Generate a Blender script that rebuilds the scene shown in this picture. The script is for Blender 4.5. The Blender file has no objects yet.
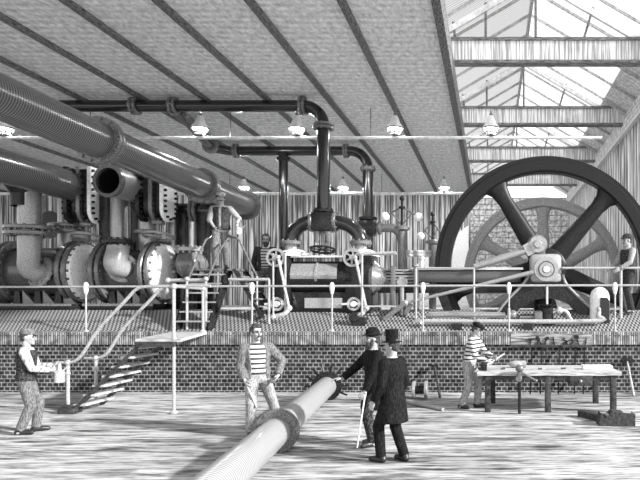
import bpy, bmesh, math, random
from mathutils import Vector, Matrix, Euler, Quaternion
random.seed(7)
PI = math.pi
R = math.radians
SC = bpy.context.scene
COL = SC.collection
EYE = 2.1
FPX = 620.0
VX, VY = 490.0, 300.0
V = Vector


def P(x, y, D):
    """the place at depth D that the photograph shows at x, y"""
    return V(((x - VX) * D / FPX, D, EYE + (VY - y) * D / FPX))


# ------------------------------------------------------------------ materials
def newmat(name):
    m = bpy.data.materials.new(name)
    m.use_nodes = True
    nt = m.node_tree
    for n in list(nt.nodes):
        nt.nodes.remove(n)
    out = nt.nodes.new('ShaderNodeOutputMaterial')
    b = nt.nodes.new('ShaderNodeBsdfPrincipled')
    nt.links.new(b.outputs[0], out.inputs[0])
    return m, nt, b


def nd(nt, t, **kw):
    n = nt.nodes.new(t)
    for k, v in kw.items():
        if k in n.inputs:
            n.inputs[k].default_value = v
        else:
            setattr(n, k, v)
    return n


def g(v):
    return (v, v, v, 1)


def coords(nt, scale=(1, 1, 1), rot=(0, 0, 0)):
    tc = nt.nodes.new('ShaderNodeTexCoord')
    mp = nt.nodes.new('ShaderNodeMapping')
    mp.inputs['Scale'].default_value = scale
    mp.inputs['Rotation'].default_value = rot
    nt.links.new(tc.outputs['Object'], mp.inputs['Vector'])
    return mp.outputs[0]


def ramp(nt, src, stops):
    r = nt.nodes.new('ShaderNodeValToRGB')
    els = r.color_ramp.elements
    while len(els) < len(stops):
        els.new(0.5)
    for e, (p, v) in zip(els, stops):
        e.position = p
        e.color = g(v)
    nt.links.new(src, r.inputs[0])
    return r.outputs[0]


def mixc(nt, fac, a, b, mode='MIX'):
    m = nt.nodes.new('ShaderNodeMix')
    m.data_type = 'RGBA'
    m.blend_type = mode
    if isinstance(fac, (int, float)):
        m.inputs[0].default_value = fac
    else:
        nt.links.new(fac, m.inputs[0])
    for i, s in ((6, a), (7, b)):
        if isinstance(s, (int, float)):
            m.inputs[i].default_value = g(s)
        else:
            nt.links.new(s, m.inputs[i])
    return m.outputs[2]


def noisy(name, lo, hi, scale=(20, 20, 20), rot=(0, 0, 0), rough=0.6, metal=0.0, p0=0.35, p1=0.65,
          detail=4.0, bump=0.0, spec=0.5):
    """stretched noise between two greys: grain, streaks, cloth, worn metal"""
    m, nt, b = newmat(name)
    n = nd(nt, 'ShaderNodeTexNoise', Scale=1.0, Detail=detail)
    nt.links.new(coords(nt, scale, rot), n.inputs['Vector'])
    c = ramp(nt, n.outputs[0], [(p0, lo), (p1, hi)])
    nt.links.new(c, b.inputs['Base Color'])
    b.inputs['Roughness'].default_value = rough
    b.inputs['Metallic'].default_value = metal
    b.inputs['Specular IOR Level'].default_value = spec
    if bump:
        bp = nd(nt, 'ShaderNodeBump', Strength=bump, Distance=0.02)
        nt.links.new(n.outputs[0], bp.inputs['Height'])
        nt.links.new(bp.outputs[0], b.inputs['Normal'])
    return m


def striped(name, a, bcol, axis=2, period=0.09, duty=0.5, rough=0.9):
    m, nt, b = newmat(name)
    s = [0, 0, 0]
    tc = nt.nodes.new('ShaderNodeTexCoord')
    sp = nt.nodes.new('ShaderNodeSeparateXYZ')
    nt.links.new(tc.outputs['Object'], sp.inputs[0])
    d = nd(nt, 'ShaderNodeMath', operation='DIVIDE')
    nt.links.new(sp.outputs[axis], d.inputs[0])
    d.inputs[1].default_value = period
    f = nd(nt, 'ShaderNodeMath', operation='FRACT')
    nt.links.new(d.outputs[0], f.inputs[0])
    l = nd(nt, 'ShaderNodeMath', operation='LESS_THAN')
    nt.links.new(f.outputs[0], l.inputs[0])
    l.inputs[1].default_value = duty
    nt.links.new(mixc(nt, l.outputs[0], bcol, a), b.inputs['Base Color'])
    b.inputs['Roughness'].default_value = rough
    return m


def boards(name, lo, hi, pitch=0.23, horizontal_axis=0, grain=14.0):
    """upright planks, each of its own grey, with dark joints and drawn grain"""
    m, nt, b = newmat(name)
    tc = nt.nodes.new('ShaderNodeTexCoord')
    sp = nt.nodes.new('ShaderNodeSeparateXYZ')
    nt.links.new(tc.outputs['Object'], sp.inputs[0])
    d = nd(nt, 'ShaderNodeMath', operation='DIVIDE')
    nt.links.new(sp.outputs[horizontal_axis], d.inputs[0])
    d.inputs[1].default_value = pitch
    fl = nd(nt, 'ShaderNodeMath', operation='FLOOR')
    nt.links.new(d.outputs[0], fl.inputs[0])
    wn = nd(nt, 'ShaderNodeTexWhiteNoise', noise_dimensions='1D')
    nt.links.new(fl.outputs[0], wn.inputs['W'])
    tone = ramp(nt, wn.outputs['Value'], [(0.0, lo), (1.0, hi)])
    fr = nd(nt, 'ShaderNodeMath', operation='FRACT')
    nt.links.new(d.outputs[0], fr.inputs[0])
    seam = nd(nt, 'ShaderNodeMath', operation='LESS_THAN')
    nt.links.new(fr.outputs[0], seam.inputs[0])
    seam.inputs[1].default_value = 0.2
    sc = [0.5, 0.5, 0.5]
    sc[horizontal_axis] = grain
    n = nd(nt, 'ShaderNodeTexNoise', Scale=1.0, Detail=3.0)
    nt.links.new(coords(nt, tuple(sc)), n.inputs['Vector'])
    gr = ramp(nt, n.outputs[0], [(0.42, 0.25), (0.56, 1.0)])
    c = mixc(nt, 1.0, tone, gr, 'MULTIPLY')
    c = mixc(nt, seam.outputs[0], c, 0.06)
    nt.links.new(c, b.inputs['Base Color'])
    b.inputs['Roughness'].default_value = 0.85
    return m


def bricks(name, lo, hi, mortar, w=0.2, h=0.1, mw=0.016, upright=False, along_y=False, dirt=True):
    m, nt, b = newmat(name)
    tc = nt.nodes.new('ShaderNodeTexCoord')
    sp = nt.nodes.new('ShaderNodeSeparateXYZ')
    nt.links.new(tc.outputs['Object'], sp.inputs[0])
    cb = nt.nodes.new('ShaderNodeCombineXYZ')
    hx = sp.outputs[1 if along_y else 0]
    if upright:
        nt.links.new(sp.outputs[2], cb.inputs[0])
        nt.links.new(hx, cb.inputs[1])
    else:
        nt.links.new(hx, cb.inputs[0])
        nt.links.new(sp.outputs[2], cb.inputs[1])
    br = nd(nt, 'ShaderNodeTexBrick', Scale=1.0)
    br.inputs['Brick Width'].default_value = w
    br.inputs['Row Height'].default_value = h
    br.inputs['Mortar Size'].default_value = mw
    br.inputs['Mortar Smooth'].default_value = 0.2
    br.inputs['Color1'].default_value = g(lo)
    br.inputs['Color2'].default_value = g(hi)
    br.inputs['Mortar'].default_value = g(mortar)
    nt.links.new(cb.outputs[0], br.inputs['Vector'])
    n = nd(nt, 'ShaderNodeTexNoise', Scale=6.0, Detail=6.0)
    nt.links.new(coords(nt), n.inputs['Vector'])
    c = br.outputs[0]
    if dirt:
        c = mixc(nt, 1.0, c, ramp(nt, n.outputs[0], [(0.35, 0.35), (0.6, 1.0)]), 'MULTIPLY')
    nt.links.new(c, b.inputs['Base Color'])
    b.inputs['Roughness'].default_value = 0.9
    bp = nd(nt, 'ShaderNodeBump', Strength=0.5, Distance=0.01)
    nt.links.new(br.outputs['Fac'], bp.inputs['Height'])
    bp.invert = True
    nt.links.new(bp.outputs[0], b.inputs['Normal'])
    return m


def chequer(name, a, bcol, cell):
    m, nt, b = newmat(name)
    ck = nd(nt, 'ShaderNodeTexChecker', Scale=1.0)
    ck.inputs['Color1'].default_value = g(a)
    ck.inputs['Color2'].default_value = g(bcol)
    nt.links.new(coords(nt, (1 / cell[0], 1 / cell[1], 0.001), (0, 0, R(0))), ck.inputs['Vector'])
    nt.links.new(ck.outputs[0], b.inputs['Base Color'])
    b.inputs['Roughness'].default_value = 0.55
    return m


def plain(name, v, rough=0.6, metal=0.0, spec=0.5):
    return noisy(name, v * 0.8, min(1.0, v * 1.15), (9, 9, 9), rough=rough, metal=metal, spec=spec)


def hatched(name, lo, hi, axis, period, wob=1.2, rough=0.7, metal=0.0, duty=(0.35, 0.65), patch=None):
    """ruled surface: fine ribs running across one axis, slightly wavering"""
    m, nt, b = newmat(name)
    w = nd(nt, 'ShaderNodeTexWave', wave_type='BANDS', bands_direction='XYZ'[axis], Scale=1.0)
    w.inputs['Distortion'].default_value = wob
    w.inputs['Detail'].default_value = 2.0
    w.inputs['Detail Scale'].default_value = 0.6
    s = 0.314 / period
    nt.links.new(coords(nt, (s, s, s)), w.inputs['Vector'])
    c = ramp(nt, w.outputs['Fac'], [(duty[0], lo), (duty[1], hi)])
    if patch:
        n = nd(nt, 'ShaderNodeTexNoise', Scale=patch, Detail=3.0)
        nt.links.new(coords(nt), n.inputs['Vector'])
        c = mixc(nt, 1.0, c, ramp(nt, n.outputs[0], [(0.35, 0.7), (0.65, 1.0)]), 'MULTIPLY')
    nt.links.new(c, b.inputs['Base Color'])
    b.inputs['Roughness'].default_value = rough
    b.inputs['Metallic'].default_value = metal
    return m


MAT = {}
MAT['iron'] = noisy('black_iron', 0.006, 0.035, (45, 45, 45), rough=0.24, metal=0.0, p0=0.4, p1=0.62, spec=0.22)
MAT['iron_grey'] = noisy('grey_cast_iron', 0.05, 0.22, (60, 60, 60), rough=0.26, metal=0.1, p0=0.36, p1=0.62, spec=0.7)  # lighter grey iron for flanges, wheels and fittings
MAT['iron_pipe'] = noisy('dark_pipe_iron', 0.006, 0.022, (60, 60, 60), rough=0.16, metal=0.0, spec=0.6)
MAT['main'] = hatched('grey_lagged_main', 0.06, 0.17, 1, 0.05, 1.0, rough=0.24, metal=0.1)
MAT['steel'] = noisy('bright_steel', 0.45, 0.8, (50, 50, 50), rough=0.22, metal=0.5, p0=0.35, p1=0.6)
MAT['steel_dull'] = noisy('grey_steel', 0.2, 0.5, (60, 60, 60), rough=0.28, metal=0.3)
MAT['cover'] = noisy('pale_machined_cover', 0.8, 0.97, (20, 20, 20), rough=0.35, metal=0.0, p0=0.4, p1=0.55)
MAT['cast_pale'] = noisy('pale_cast_iron', 0.2, 0.5, (60, 60, 60), rough=0.32, metal=0.05, spec=0.7)
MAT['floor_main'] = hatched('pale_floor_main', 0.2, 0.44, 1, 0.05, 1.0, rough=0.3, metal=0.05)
MAT['smooth_barrel'] = noisy('smooth_barrel_iron', 0.03, 0.11, (60, 60, 60), rough=0.2, metal=0.0, spec=0.7)
MAT['barrel'] = hatched('ruled_cylinder_lagging', 0.02, 0.28, 2, 0.08, 0.5, rough=0.22, metal=0.05)
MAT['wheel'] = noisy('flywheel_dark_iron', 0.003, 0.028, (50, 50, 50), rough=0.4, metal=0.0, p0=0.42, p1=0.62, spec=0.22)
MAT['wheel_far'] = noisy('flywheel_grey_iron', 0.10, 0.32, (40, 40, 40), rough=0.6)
MAT['rail'] = noisy('polished_handrail', 0.3, 0.6, (40, 40, 40), rough=0.35, metal=0.25)
MAT['gaspipe'] = noisy('pale_gas_pipe', 0.6, 0.9, (6, 6, 6), rough=0.5)
MAT['black'] = plain('black_paint', 0.012, 0.5)
MAT['shade'] = plain('white_enamel', 0.95, 0.35)
MAT['skin'] = plain('skin', 0.36, 0.6)
MAT['hair'] = noisy('dark_hair', 0.005, 0.06, (90, 90, 40), rough=0.6)
MAT['white_cloth'] = noisy('white_cotton', 0.2, 0.62, (30, 30, 16), rough=0.95, p0=0.38, p1=0.5, bump=0.5)
MAT['grey_cloth'] = noisy('grey_wool', 0.05, 0.24, (90, 90, 18), rough=0.95, p0=0.36, p1=0.64, bump=0.5)
MAT['pale_cloth'] = noisy('pale_drill', 0.14, 0.44, (90, 90, 16), rough=0.95, p0=0.36, p1=0.62, bump=0.5)
MAT['dark_cloth'] = noisy('dark_wool', 0.006, 0.09, (60, 60, 36), rough=0.9, p0=0.4, p1=0.64, bump=0.5, spec=0.15)
MAT['black_cloth'] = noisy('black_broadcloth', 0.003, 0.024, (80, 80, 20), rough=0.8, p0=0.45, p1=0.72, bump=0.6, spec=0.15)
MAT['stripe'] = striped('striped_jersey', 0.62, 0.03, 2, 0.075, 0.6)
MAT['leather'] = plain('black_leather', 0.02, 0.4)
MAT['wood'] = noisy('worn_wood', 0.1, 0.42, (3, 40, 40), rough=0.8, p0=0.38, p1=0.62)
MAT['wood_pale'] = noisy('pale_worn_wood', 0.22, 0.6, (4, 50, 50), rough=0.8, p0=0.38, p1=0.6)
MAT['wood_dark'] = noisy('dark_stained_wood', 0.01, 0.06, (20, 20, 20), rough=0.7)
MAT['joist'] = noisy('dark_joist', 0.015, 0.28, (60, 9, 60), rough=0.8, p0=0.38, p1=0.66)
MAT['truss'] = noisy('pale_truss_wood', 0.4, 0.95, (22, 22, 0.8), rough=0.85, p0=0.42, p1=0.56)
MAT['truss_dark'] = noisy('dark_truss_edge', 0.08, 0.3, (6, 30, 30), rough=0.85)
MAT['rafter'] = noisy('grey_rafter', 0.3, 0.6, (9, 9, 9), rough=0.8)
MAT['rafter_pale'] = plain('pale_rafter', 0.85, 0.8)


def soil(name):
    m, nt, b = newmat(name)
    a = nd(nt, 'ShaderNodeTexNoise', Scale=1.0, Detail=6.0)
    a.inputs['Roughness'].default_value = 0.62
    nt.links.new(coords(nt, (1.3, 7.5, 1)), a.inputs['Vector'])
    c1 = ramp(nt, a.outputs[0], [(0.34, 0.04), (0.43, 0.25), (0.5, 0.5), (0.62, 0.68)])
    w = nd(nt, 'ShaderNodeTexNoise', Scale=1.0, Detail=3.0)
    nt.links.new(coords(nt, (3.0, 48, 1)), w.inputs['Vector'])
    c2 = ramp(nt, w.outputs[0], [(0.42, 0.22), (0.5, 1.0)])
    v = nd(nt, 'ShaderNodeTexNoise', Scale=0.45, Detail=4.0)
    nt.links.new(coords(nt), v.inputs['Vector'])
    c3 = ramp(nt, v.outputs[0], [(0.34, 0.65), (0.55, 1.0)])
    c = mixc(nt, 0.75, c1, c2, 'MULTIPLY')
    c = mixc(nt, 0.8, c, c3, 'MULTIPLY')
    nt.links.new(c, b.inputs['Base Color'])
    b.inputs['Roughness'].default_value = 0.95
    bp = nd(nt, 'ShaderNodeBump', Strength=0.5, Distance=0.03)
    nt.links.new(a.outputs[0], bp.inputs['Height'])
    nt.links.new(bp.outputs[0], b.inputs['Normal'])
    return m


def plaster(name):
    m, nt, b = newmat(name)
    n = nd(nt, 'ShaderNodeTexNoise', Scale=9.0, Detail=8.0)
    n.inputs['Roughness'].default_value = 0.8
    nt.links.new(coords(nt, (1, 0.5, 1)), n.inputs['Vector'])
    c1 = ramp(nt, n.outputs[0], [(0.36, 0.45), (0.6, 0.97)])
    w = nd(nt, 'ShaderNodeTexWave', wave_type='BANDS', bands_direction='Y', Scale=1.0)
    w.inputs['Distortion'].default_value = 2.5
    w.inputs['Detail Scale'].default_value = 0.35
    nt.links.new(coords(nt, (1.4, 1.4, 1.4)), w.inputs['Vector'])
    c2 = ramp(nt, w.outputs['Fac'], [(0.2, 0.8), (0.7, 1.0)])
    nt.links.new(mixc(nt, 0.7, c1, c2, 'MULTIPLY'), b.inputs['Base Color'])
    b.inputs['Roughness'].default_value = 0.95
    return m


def roofglass(name):
    """ribbed roof glass: mostly lets the sky through, scattered by its ribs"""
    m = bpy.data.materials.new(name)
    m.use_nodes = True
    nt = m.node_tree
    for n in list(nt.nodes):
        nt.nodes.remove(n)
    out = nt.nodes.new('ShaderNodeOutputMaterial')
    tl = nt.nodes.new('ShaderNodeBsdfTranslucent')
    tr = nt.nodes.new('ShaderNodeBsdfTransparent')
    gl = nd(nt, 'ShaderNodeBsdfGlossy', Roughness=0.2)
    w = nd(nt, 'ShaderNodeTexWave', wave_type='BANDS', bands_direction='Y', Scale=1.0)
    w.inputs['Distortion'].default_value = 0.6
    nt.links.new(coords(nt, (2.6, 2.6, 2.6)), w.inputs['Vector'])
    c = ramp(nt, w.outputs['Fac'], [(0.2, 0.6), (0.6, 0.96)])
    nt.links.new(c, tl.inputs[0])
    nt.links.new(c, tr.inputs[0])
    m1 = nd(nt, 'ShaderNodeMixShader', Fac=0.6)
    nt.links.new(tl.outputs[0], m1.inputs[1])
    nt.links.new(tr.outputs[0], m1.inputs[2])
    m2 = nd(nt, 'ShaderNodeMixShader', Fac=0.04)
    nt.links.new(m1.outputs[0], m2.inputs[1])
    nt.links.new(gl.outputs[0], m2.inputs[2])
    nt.links.new(m2.outputs[0], out.inputs[0])
    return m


def clearglass(name):
    m, nt, b = newmat(name)
    out = [n for n in nt.nodes if n.type == 'OUTPUT_MATERIAL'][0]
    tr = nt.nodes.new('ShaderNodeBsdfTransparent')
    gl = nd(nt, 'ShaderNodeBsdfGlossy', Roughness=0.15)
    mx = nd(nt, 'ShaderNodeMixShader', Fac=0.25)
    nt.links.new(tr.outputs[0], mx.inputs[1])
    nt.links.new(gl.outputs[0], mx.inputs[2])
    nt.links.new(mx.outputs[0], out.inputs[0])
    nt.nodes.remove(b)
    return m


MAT['soil'] = soil('streaked_earth')
MAT['plaster'] = plaster('grey_plaster_ceiling')
MAT['roofglass'] = roofglass('ribbed_roof_glass')
MAT['glass'] = clearglass('lamp_glass')
MAT['brick'] = bricks('dark_brick', 0.006, 0.05, 0.32, 0.13, 0.09, 0.012)
MAT['coping'] = bricks('soldier_course', 0.18, 0.55, 0.05, 0.42, 0.05, 0.01, upright=True)
MAT['brick_pale'] = bricks('pale_gable_brick', 0.92, 0.98, 0.45, 0.75, 0.36, 0.035)
MAT['boards'] = boards('upright_boards', 0.45, 0.97, 0.26, 0, 13)
MAT['boards_side'] = boards('upright_side_boards', 0.65, 0.98, 0.5, 1, 7)
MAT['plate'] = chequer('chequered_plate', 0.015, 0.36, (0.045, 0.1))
MAT['plate_bounce'] = chequer('bounce_chequered_plate', 0.35, 0.85, (0.09, 0.3))  # engine floor plate made paler to bounce light up to the ceiling
MAT['slats'] = boards('lagging_slats', 0.15, 0.75, 0.09, 0, 20)


# ------------------------------------------------------------------ geometry
ORG = {}


class MB:
    def __init__(self):
        self.bm = bmesh.new()

    def _add(self, verts, faces):
        vs = [self.bm.verts.new(v) for v in verts]
        for f in faces:
            try:
                self.bm.faces.new([vs[i] for i in f])
            except ValueError:
                pass
        return vs

    def box(self, lo, hi, rot=None, bevel=0.0):
        lo, hi = V(lo), V(hi)
        c, h = (lo + hi) / 2, (hi - lo) / 2
        q = rot.to_matrix() if rot is not None else Matrix.Identity(3)
        vs = [c + q @ V((sx * h.x, sy * h.y, sz * h.z)) for sx in (-1, 1) for sy in (-1, 1) for sz in (-1, 1)]
        F = [(0, 1, 3, 2), (4, 6, 7, 5), (0, 4, 5, 1), (2, 3, 7, 6), (0, 2, 6, 4), (1, 5, 7, 3)]
        nv = self._add(vs, F)
        if bevel:
            es = list({e for v in nv for e in v.link_edges})
            bmesh.ops.bevel(self.bm, geom=es, offset=bevel, segments=2, affect='EDGES', profile=0.5)
        return self

    def bar(self, p0, p1, w, h, up=(0, 0, 1)):
        """a straight bar of section w x h from p0 to p1"""
        p0, p1 = V(p0), V(p1)
        d = (p1 - p0)
        L = d.length
        d.normalize()
        s = d.cross(V(up))
        if s.length < 1e-5:
            s = d.cross(V((0, 1, 0)))
        s.normalize()
        u = s.cross(d)
        vs = []
        for q in (p0, p1):
            for a, b in ((-1, -1), (1, -1), (1, 1), (-1, 1)):
                vs.append(q + s * a * w / 2 + u * b * h / 2)
        self._add(vs, [(0, 1, 2, 3), (7, 6, 5, 4), (0, 4, 5, 1), (1, 5, 6, 2), (2, 6, 7, 3), (3, 7, 4, 0)])
        return self

    def tube(self, path, r, seg=14, caps=True, hollow=0.0):
        """round tube along a list of points; r one radius or one per point"""
        path = [V(p) for p in path]
        n = len(path)
        rs = [r] * n if isinstance(r, (int, float)) else list(r)
        t0 = (path[1] - path[0]).normalized()
        ref = V((0, 0, 1)) if abs(t0.z) < 0.9 else V((1, 0, 0))
        u = t0.cross(ref).normalized()
        rings = []
        prev = t0
        for i in range(n):
            if i == 0:
                t = t0
            elif i == n - 1:
                t = (path[i] - path[i - 1]).normalized()
            else:
                a, b = (path[i] - path[i - 1]).normalized(), (path[i + 1] - path[i]).normalized()
                t = a + b
                t = a if t.length < 1e-6 else t.normalized()
            q = prev.rotation_difference(t)
            u = q @ u
            u = (u - t * u.dot(t)).normalized()
            w = t.cross(u)
            prev = t
            rings.append([self.bm.verts.new(path[i] + (u * math.cos(2 * PI * k / seg) + w * math.sin(2 * PI * k / seg)) * rs[i])
                          for k in range(seg)])
        for i in range(n - 1):
            for k in range(seg):
                k2 = (k + 1) % seg
                self.bm.faces.new((rings[i][k], rings[i][k2], rings[i + 1][k2], rings[i + 1][k]))
        if caps:
            self.bm.faces.new(rings[0][::-1])
            self.bm.faces.new(rings[-1])
        return self

    def lathe(self, prof, o, axis=(0, 0, 1), seg=24, close=False):
        """profile [(radius, height)] spun about axis at o"""
        o, ax = V(o), V(axis).normalized()
        ref = V((0, 0, 1)) if abs(ax.z) < 0.9 else V((1, 0, 0))
        u = ax.cross(ref).normalized()
        w = ax.cross(u)
        rings = []
        for (r, h) in prof:
            if r < 1e-6:
                rings.append([self.bm.verts.new(o + ax * h)])
            else:
                rings.append([self.bm.verts.new(o + ax * h + (u * math.cos(2 * PI * k / seg) + w * math.sin(2 * PI * k / seg)) * r)
                              for k in range(seg)])
        pairs = list(zip(rings, rings[1:]))
        if close:
            pairs.append((rings[-1], rings[0]))
        for a, b in pairs:
            for k in range(seg):
                k2 = (k + 1) % seg
                if len(a) == 1 and len(b) == 1:
                    break
                if len(a) == 1:
                    self.bm.faces.new((a[0], b[k2], b[k]))
                elif len(b) == 1:
                    self.bm.faces.new((a[k], a[k2], b[0]))
                else:
                    self.bm.faces.new((a[k], a[k2], b[k2], b[k]))
        return self

    def disc(self, o, axis, r, t, seg=24, bev=0.15):
        b = min(t, r) * bev
        return self.lathe([(0, -t / 2), (r - b, -t / 2), (r, -t / 2 + b), (r, t / 2 - b), (r - b, t / 2), (0, t / 2)], o, axis, seg)

    def ring(self, o, axis, r_in, r_out, t, seg=32):
        return self.lathe([(r_in, -t / 2), (r_out, -t / 2), (r_out, t / 2), (r_in, t / 2)], o, axis, seg, close=True)

    def torus(self, o, axis, Rr, r, seg=28, sub=8):
        prof = [(Rr + r * math.cos(2 * PI * k / sub), r * math.sin(2 * PI * k / sub)) for k in range(sub)]
        return self.lathe(prof, o, axis, seg, close=True)

    def ball(self, o, r, seg=14, rings=9, q=None):
        if isinstance(r, (int, float)):
            r = (r, r, r)
        o = V(o)
        q = q or Matrix.Identity(3)
        rows = []
        for i in range(rings + 1):
            th = PI * i / rings
            if i in (0, rings):
                rows.append([self.bm.verts.new(o + q @ V((0, 0, r[2] * math.cos(th))))])
            else:
                rows.append([self.bm.verts.new(o + q @ V((r[0] * math.sin(th) * math.cos(2 * PI * k / seg),
                                                         r[1] * math.sin(th) * math.sin(2 * PI * k / seg), r[2] * math.cos(th))))
                             for k in range(seg)])
        for a, b in zip(rows, rows[1:]):
            for k in range(seg):
                k2 = (k + 1) % seg
                if len(a) == 1:
                    self.bm.faces.new((a[0], b[k], b[k2]))
                elif len(b) == 1:
                    self.bm.faces.new((a[k], b[0], a[k2]))
                else:
                    self.bm.faces.new((a[k], b[k], b[k2], a[k2]))
        return self

    def prism(self, poly, y0, y1, axis='Y'):
        """polygon given in (x, z) pulled from y0 to y1 (axis Y), or in (y, z) along X"""
        n = len(poly)
        mk = (lambda a, b, d: V((a, d, b))) if axis == 'Y' else ((lambda a, b, d: V((d, a, b))) if axis == 'X' else (lambda a, b, d: V((a, b, d))))
        vs = [self.bm.verts.new(mk(a, b, y0)) for a, b in poly] + [self.bm.verts.new(mk(a, b, y1)) for a, b in poly]
        self.bm.faces.new(vs[:n][::-1])
        self.bm.faces.new(vs[n:])
        for k in range(n):
            k2 = (k + 1) % n
            self.bm.faces.new((vs[k], vs[k2], vs[n + k2], vs[n + k]))
        return self

    def bolts(self, o, axis, rad, n, r, h, ph=0.0):
        o, ax = V(o), V(axis).normalized()
        ref = V((0, 0, 1)) if abs(ax.z) < 0.9 else V((1, 0, 0))
        u = ax.cross(ref).normalized()
        w = ax.cross(u)
        for k in range(n):
            a = 2 * PI * k / n + ph
            c = o + (u * math.cos(a) + w * math.sin(a)) * rad
            self.tube([c - ax * h / 2, c + ax * h / 2], r, 6)
        return self

    def build(self, name, mat, parent=None, smooth=38, origin=None):
        bm = self.bm
        bmesh.ops.recalc_face_normals(bm, faces=bm.faces)
        me = bpy.data.meshes.new(name)
        o = bpy.data.objects.new(name, me)
        COL.objects.link(o)
        if parent is not None:
            org = ORG[parent.name]
            o.parent = parent
            ORG[o.name] = org
        else:
            if origin is None:
                lo = V((1e9,) * 3)
                hi = V((-1e9,) * 3)
                for v in bm.verts:
                    for i in range(3):
                        lo[i] = min(lo[i], v.co[i])
                        hi[i] = max(hi[i], v.co[i])
                origin = V(((lo.x + hi.x) / 2, (lo.y + hi.y) / 2, lo.z))
            org = V(origin)
            o.location = org
            ORG[o.name] = org
        for v in bm.verts:
            v.co -= org
        bm.to_mesh(me)
        bm.free()
        me.materials.append(MAT[mat] if isinstance(mat, str) else mat)
        if smooth:
            for p in me.polygons:
                p.use_smooth = True
            me.set_sharp_from_angle(angle=R(smooth))
        return o


def tag(o, label=None, cat=None, group=None, kind=None):
    if label:
        o['label'] = label
    if cat:
        o['category'] = cat
    if group:
        o['group'] = group
    if kind:
        o['kind'] = kind
    return o


def thing(name, loc, label, cat, group=None):
    o = bpy.data.objects.new(name, None)
    o.empty_display_size = 0.1
    COL.objects.link(o)
    o.location = loc
    ORG[o.name] = V(loc)
    return tag(o, label, cat, group)


def copy_thing(root, loc, label=None, group=None, rotz=None):
    def rec(o, parent):
        c = o.copy()
        COL.objects.link(c)
        if parent is not None:
            c.parent = parent
        for ch in list(o.children):
            rec(ch, c)
        return c
    kids = list(root.children)
    r = root.copy()
    COL.objects.link(r)
    r.location = loc
    if rotz is not None:
        r.rotation_euler = (0, 0, rotz)
    if label:
        r['label'] = label
    if group:
        r['group'] = group
    for k in kids:
        rec(k, r)
    ORG[r.name] = V(loc)
    return r


def arc(c, a, b, ang0, ang1, n=8):
    """points on the arc c + a cos + b sin"""
    c, a, b = V(c), V(a), V(b)
    return [c + a * math.cos(R(ang0 + (ang1 - ang0) * i / n)) + b * math.sin(R(ang0 + (ang1 - ang0) * i / n)) for i in range(n + 1)]


def struct(mb, name, mat, parent=None, smooth=0):
    o = mb.build(name, mat, parent, smooth=smooth)
    if parent is None:
        tag(o, kind='structure')
    return o


def flange(mb, o, axis, r, t, n=10, br=None, bl=None):
    mb.disc(o, axis, r, t)
    mb.bolts(o, axis, r * 0.84, n, br or r * 0.09, bl or t * 1.9)
    return mb


X_, Y_, Z_ = V((1, 0, 0)), V((0, 1, 0)), V((0, 0, 1))
# ------------------------------------------------------------------ setting
ZC, ZU, ZD = 7.2, 1.85, 1.38          # ceiling, engine floor, front edge of the platform
YW, YR0, YR1 = 14.1, 14.38, 15.35     # wall face, foot and head of the sloping plate
YB, YG = 29.55, 40.0                  # back of the engine room, gable of the glazed bay
XL, XR = -32.0, 5.0


def floor_z(y):
    if y <= YR0:
        return ZD
    return min(ZU, ZD + (ZU - ZD) * (y - YR0) / (YR1 - YR0))


struct(MB().box((-30, -3.0, -0.5), (9, YW + 0.02, 0)), 'floor', 'soil')
# retaining wall and its coping
struct(MB().box((-32, YW, -0.5), (9, YW + 0.3, ZD - 0.3)), 'wall_front', 'brick')
struct(MB().box((-32, YW - 0.05, ZD - 0.3), (9, YW + 0.3, ZD - 0.002), bevel=0.012), 'trim_1', 'coping')
# platform: level strip, sloping chequered plate, level engine floor with two wheel pits
pf = MB()
pf.prism([(YW + 0.001, ZD - 0.3), (YW + 0.001, ZD), (YR0, ZD), (YR1, ZU), (YR1 + 0.12, ZU), (YR1 + 0.12, -0.3), (YW + 0.3, -0.3), (YW + 0.3, ZD - 0.3)], -32, 9, 'X')
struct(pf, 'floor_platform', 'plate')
PA0, PA1 = YR1 + 0.12, 16.15
uf = MB()
uf.box((-32, PA0, -0.3), (-1.42, PA1, ZU)).box((4.3, PA0, -0.3), (9, PA1, ZU))
uf.box((-32, PA1, -0.3), (9, 20.75, ZU))
uf.box((-32, 20.75, -0.3), (-1.0, 21.3, ZU)).box((4.6, 20.75, -0.3), (9, 21.3, ZU))
uf.box((-32, 21.3, -0.3), (9, YG + 0.3, ZU))
struct(uf, 'floor_engine', 'plate_bounce')
# ceiling slab and its joists
struct(MB().box((XL, 5.5, ZC), (-0.93, YB + 0.3, ZC + 0.3)), 'ceiling', 'plaster')
k = 2
x = -2.5
while x > XL + 0.5:
    j = MB().box((x - 0.075, 5.6, ZC - 0.08), (x + 0.055, YB - 0.01, ZC + 0.02))
    struct(j, 'trim_%d' % k, 'joist')
    k += 1
    x -= 1.555
e = MB().box((-0.99, 5.5, ZC - 0.1), (-0.83, YB, ZC + 0.42))
struct(e, 'trim_%d' % k, 'joist')
k += 1
struct(MB().box((XL, YB, ZU - 0.4), (-0.93, YB + 0.25, ZC + 0.05)), 'wall_back', 'boards')
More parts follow.
